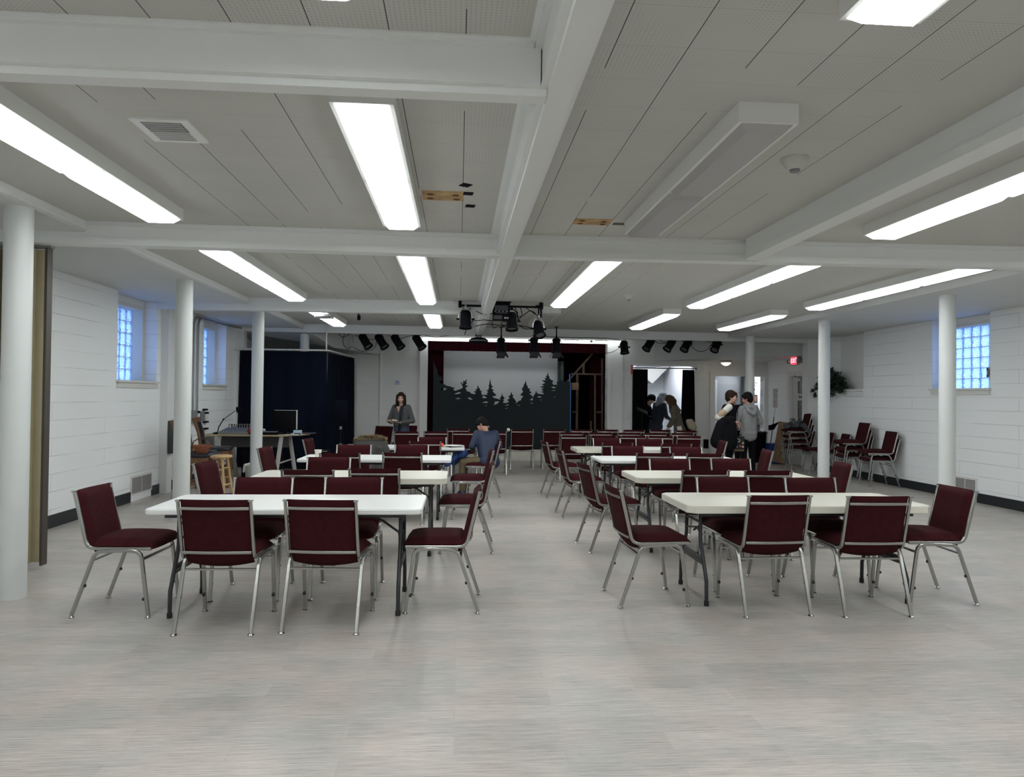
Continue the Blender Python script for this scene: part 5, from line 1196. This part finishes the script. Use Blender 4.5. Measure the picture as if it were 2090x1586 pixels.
# seated man
def ex2(t,U,Hp,S,k,arms):
    b=MB()
    for s in (-1,1): b.cap(U(-.012+s*.012,-.175,.475),U(-.012+s*.012,-.172,.50),.0035,.0035,6)
    b.box(-.001,.001,0,.001,0,.001).build('shirt_logo',whitef,t)
chair(.40,10.98,PI/2+R(-4),'maroon chair the person in the navy top sits on','chairs at the tables')
tt=person('seated person with short dark hair in a navy top and khaki trousers, back to us',(.46,10.98,-.015),R(15),1.55,skin,1,BK,navys,khaki,shoe_n,
 {'R':((.22,.10,.76),(.04,.26,.74),None,(-1,0,0),.4),'L':((-.24,.06,.76),(-.16,.24,.68),None,(1,0,0),.4)},lean=24,headrot=(42,30),seated=True,knees={'R':((-.30,.25,.53),(-.30,.25,.09)),'L':((-.40,-.0,.53),(-.40,-.02,.09))},style='short',extra=ex2,topfn={'name':'long_sleeved_top'})
b=MB(); b.cap((-.10,.22,.66),(.14,.26,.66),.07,.08,12).cap((.14,.28,.64),(.18,.42,.50),.07,.05,10).cap((-.1,.3,.64),(-.16,.44,.5),.05,.04,10)
o=b.build('blue_jacket',mat('bright_blue_cloth',(.01,.05,.22),.5,var=.5,vscale=14)); remesh(o,.012,4); o.location=(.30,10.93,-.02); o.rotation_euler=(0,0,R(75)); tag(o,'bright blue jacket bundled on the lap of the seated person','jacket')
# person in varsity jacket
def ex3(t,U,Hp,S,k,arms):
    MB().tube([U(0,.15,-.02),U(0,.15,.42)],.006,6).build('zip',mat('navy_zip',(.01,.02,.08),.4),t)
    MB().cap(U(-.05,.02,.50),U(.05,.02,.50),.066,.066,12).build('collar',blkc,t)
person('person in black vest with white and tan sleeves, holding a coat, facing right',(5.28,13.55,0),R(-115),1.71,skin2,1,BR,blkc,blkc,shoe_b,
 {'R':((.27,-.19,1.17),(.24,.10,1.10),(-.3,.8,0),(0,0,-1),.9),'L':((-.26,.02,1.14),(-.17,.11,1.06),(.6,.6,-.3),(0,0,-1),1.1)},lean=2,headrot=(0,0),style='short',extra=ex3,
 topfn={'name':'vest','nosleeve':True,'sm':whitef,'bm':tanm})
b=MB(); b.cap((-.02,-.02,1.10),(.14,.06,1.12),.10,.10,12).cap((-.08,-.02,1.04),(-.16,-.02,.72),.11,.14,12).cap((.12,.02,1.02),(.10,.02,.70),.11,.15,12).cap((0,0,.95),(-.02,0,.68),.13,.17,12)
o=b.build('draped_black_coat',blkc); remesh(o,.014,5); o.location=(5.10,13.27,0); tag(o,'black coat draped over the arm of the person in the vest','coat')
t=thing('patterned_tote_bag','black tote bag with colourful patches hanging from a hand','bag',(5.38,13.32,.52))
MB().rbox(-.10,.11,-.03,.03,0,.30,.012).build('pouch',mat('bag_black',(.012,.010,.012),.8),t)
MB().tube([(-.08,0,.29),(-.03,0,.48),(.03,0,.55),(.06,0,.48),(.09,0,.29)],.008,sq=True,w=.003,up=(0,1,0)).build('strap',mat('strap_grey',(.22,.2,.18),.8),t)
b=MB(); b.tube([(-.035+.055*math.cos(a*PI/8),-.034,.22+.03*math.sin(a*PI/8)) for a in range(16)],.006,6,closed=True).build('white_loop',whitef,t)
for x,z,c,nm in ((-.04,.10,(.15,.16,.18),'grey_patch'),(.03,.11,(.35,.08,.05),'red_patch'),(.08,.17,(.4,.3,.18),'tan_patch'),(.08,.10,(.45,.35,.3),'pink_patch')): MB().lathe([(.022,-.002),(.022,.002)],14,Matrix.Translation((x,-.031,z))@Matrix.Rotation(PI/2,4,'X')).build('patch',mat(nm,c,.8),t)
b=MB()
for q in range(8): b.box(-.09+q*.025,-.078+q*.025,-.0335,-.0301,.02,.045)
b.build('border_pattern',mat('mustard',(.35,.22,.06),.8),t,smooth=0)
# hoodie person
def ex4(t,U,Hp,S,k,arms):
    b=MB(); b.cap(U(-.09,-.06,.50),U(.09,-.06,.50),.058,.058,12).cap(U(-.06,.0,.52),U(.06,.0,.52),.06,.06,12).cap(U(-.09,-.11,.43),U(0,-.15,.36),.045,.04,12).cap(U(.09,-.11,.43),U(0,-.15,.36),.045,.04,12).cap(U(-.11,.02,.48),U(-.08,-.08,.48),.04,.05,10).cap(U(.11,.02,.48),U(.08,-.08,.48),.04,.05,10)
    remesh(b.build('hood',greyh,t),.010,4)
    MB().tube([Hp(s,-.0+.10*(abs(s)<.05),.088) for s in (-.085,-.06,-.04,0,.04,.06,.085)],.003,6).build('glasses',black,t)
    b=MB().cap(U(-.06,0,-.07),U(.06,0,-.07),.118,.118,12); b.build('hem_band',greyh,t)
person('person in a grey hoodie and black trousers with back to us beside the column',(5.78,13.80,0),R(14),1.68,skin,1,BK,greyh,blkc,shoe_b,
 {'R':((.28,-.02,1.08),(.13,.19,1.0),(-.6,.6,-.3),(-1,0,0),.6),'L':((-.27,.02,1.08),(-.15,.22,1.02),(.3,.8,-.1),(1,0,0),.6)},lean=1,headrot=(38,8),style='short',extra=ex4,topfn={'name':'hoodie'})
person('person with grey-brown hair in black, mostly hidden behind the vest wearer',(5.86,14.8,0),R(150),1.70,skin,1,GB,blkc,blkc,shoe_b,
 {'R':((.26,.0,1.1),(.2,.2,.95)),'L':((-.26,.0,1.1),(-.2,.2,.95))},lean=0,headrot=(0,5),style='short',topfn={'name':'jacket'})
# three people at the curtained opening
def ex5(t,U,Hp,S,k,arms):
    b=MB(); b.cap(U(-.05,0,-.1),U(.05,0,-.1),.14,.15,12); remesh(b.build('jacket_skirt',plaid,t),.012,4)
person('person with long brown hair in a tweed jacket stooping beside the right black curtain',(5.28,16.72,0),R(72),1.66,skin2,1,LB,plaid,khaki,shoe_b,
 {'R':((.24,.14,1.04),(.18,.26,.84),(0,.3,-1),(0,1,0),.5),'L':((-.24,.10,1.06),(-.18,.20,.86),(0,.3,-1),(0,1,0),.6)},lean=14,headrot=(-10,26),style='long',extra=ex5,topfn={'name':'tweed_jacket'})
tag(remesh(MB().cap((5.50,16.50,.98),(5.56,16.50,.86),.075,.09,12).cap((5.44,16.50,.99),(5.50,16.50,.88),.06,.08,12).build('shoulder_bag',beige),.01),'beige canvas bag on the shoulder of the person in tweed','bag')
tag(MB().rbox(-.055,.055,-.006,.006,-.08,.08,.003,1,Matrix.Translation((5.21,16.42,.80))@Matrix.Rotation(R(-12),4,'Y')).build('white_paper',metalw),'folded white paper held low by the person in tweed','paper')
def ex6(t,U,Hp,S,k,arms):
    b=MB(); b.ball(Hp(0,-.02,.13),.125,16,(.92,1.0,1.0)); b.cap(Hp(0,-.06,.05),U(0,-.06,.46),.09,.08,12); remesh(b.build('grey_hood',mat('pale_grey_knit',(.22,.23,.26),.9),t),.010,3)
    b=MB(); b.cap(U(-.06,0,-.08),U(.06,0,-.08),.15,.15,12).cap(U(0,0,-.1),U(0,-.02,-.35),.17,.19,14); remesh(b.build('coat_skirt',navyc,t),.013,4)
person('person in a long navy coat with a pale grey hood up, bending in the opening',(5.02,17.75,0),R(-65),1.72,skin2,1,BK,navyc,blkc,shoe_b,
 {'R':((.26,.10,1.08),(.14,.34,1.0)),'L':((-.26,.12,1.08),(-.14,.36,1.02))},lean=14,headrot=(0,18),style='short',extra=ex6,topfn={'name':'coat'})
def ex7(t,U,Hp,S,k,arms):
    b=MB(); b.ball(Hp(0,-.01,.155),.112,16,(.9,1.0,.8)); b.cap(Hp(-.04,.10,.135),Hp(.04,.10,.135),.025,.025,8); remesh(b.build('black_cap',blkc,t),.009,2)
person('person in a black coat and black cap looking down beside the left black curtain',(4.80,18.05,0),R(-120),1.66,skin2,1,BK,blkc,blkc,shoe_b,
 {'R':((.26,.05,1.08),(.14,.3,1.0)),'L':((-.26,.05,1.08),(-.14,.3,1.0))},lean=8,headrot=(10,28),style='short',extra=ex7,topfn={'name':'coat'})
# ================= coats on chairs =================
# parka over the near chair of the farthest left table
chair(-1.27,10.78,R(2),'maroon chair under the dark grey parka at the farthest left table','chairs at the tables')
parka=mat('dark_grey_parka',(.050,.050,.047),.85,bump=.8,bscale=9)
t=thing('parka','dark grey parka with fur-trimmed hood hung over a chair back','coat',(-1.27,10.53,0))
b=MB(); b.cap((-.16,-.03,.80),(.16,-.03,.80),.085,.085,14).cap((-.2,-.04,.74),(-.25,-.04,.45),.075,.06,12).cap((.2,-.04,.74),(.25,-.04,.45),.075,.06,12)
b.cap((-.12,-.05,.75),(-.12,-.06,.42),.09,.10,12).cap((.12,-.05,.75),(.12,-.06,.42),.09,.10,12).cap((0,-.06,.75),(0,-.07,.42),.09,.10,12).cap((-.12,-.12,.76),(.05,-.12,.62),.035,.03,10).cap((.12,-.12,.76),(.05,-.12,.62),.035,.03,10)
remesh(b.build('coat_body',parka,t),.012,4)
furm=mat('brown_fur',(.26,.19,.115),.9,var=.6,vscale=30); b=MB()
for q in range(2600):
    u=random.uniform(-1,1); base=Vector((u*.23,-.05+random.uniform(-.03,.03),.90+.015*math.cos(u*2)-.02*abs(u)**3)); a=random.uniform(0,2*PI); d=Vector((random.uniform(-.35,.35)+.25*u,math.cos(a),math.sin(a)*.85+.15)).normalized(); L=random.uniform(.03,.065)
    p=d.cross(Vector((.3,.2,.9))).normalized()*.003; b.add([base-p,base+p,base+d*L],[(0,1,2)])
b.cap((-.22,-.05,.885),(.22,-.05,.885),.026,.026,10)
b.build('fur_trim',furm,t,smooth=0)
b=MB(); b.cap((-.19,-.05,.86),(.19,-.05,.86),.035,.035,10); remesh(b.build('hood_edge',parka,t),.012,3)
# jacket on the tall stack
b=MB(); b.cap((-.24,-.18,.03),(.0,.18,.05),.06,.07,12).cap((-.05,-.2,.06),(.15,.12,.08),.07,.07,12).cap((.12,-.18,.05),(.24,-.22,-.10),.06,.05,12).cap((.05,-.1,.10),(.2,.05,.10),.05,.05,10)
b.ball((0,0,.03),.2,14,(1.25,1.1,.28))
o=b.build('grey_jacket',mat('slate_jacket',(.055,.06,.075),.8,bump=.4,bscale=25)); remesh(o,.012,5); o.location=(7.36,15.1,.93); tag(o,'dark grey jacket dumped on top of the tall chair stack','jacket')
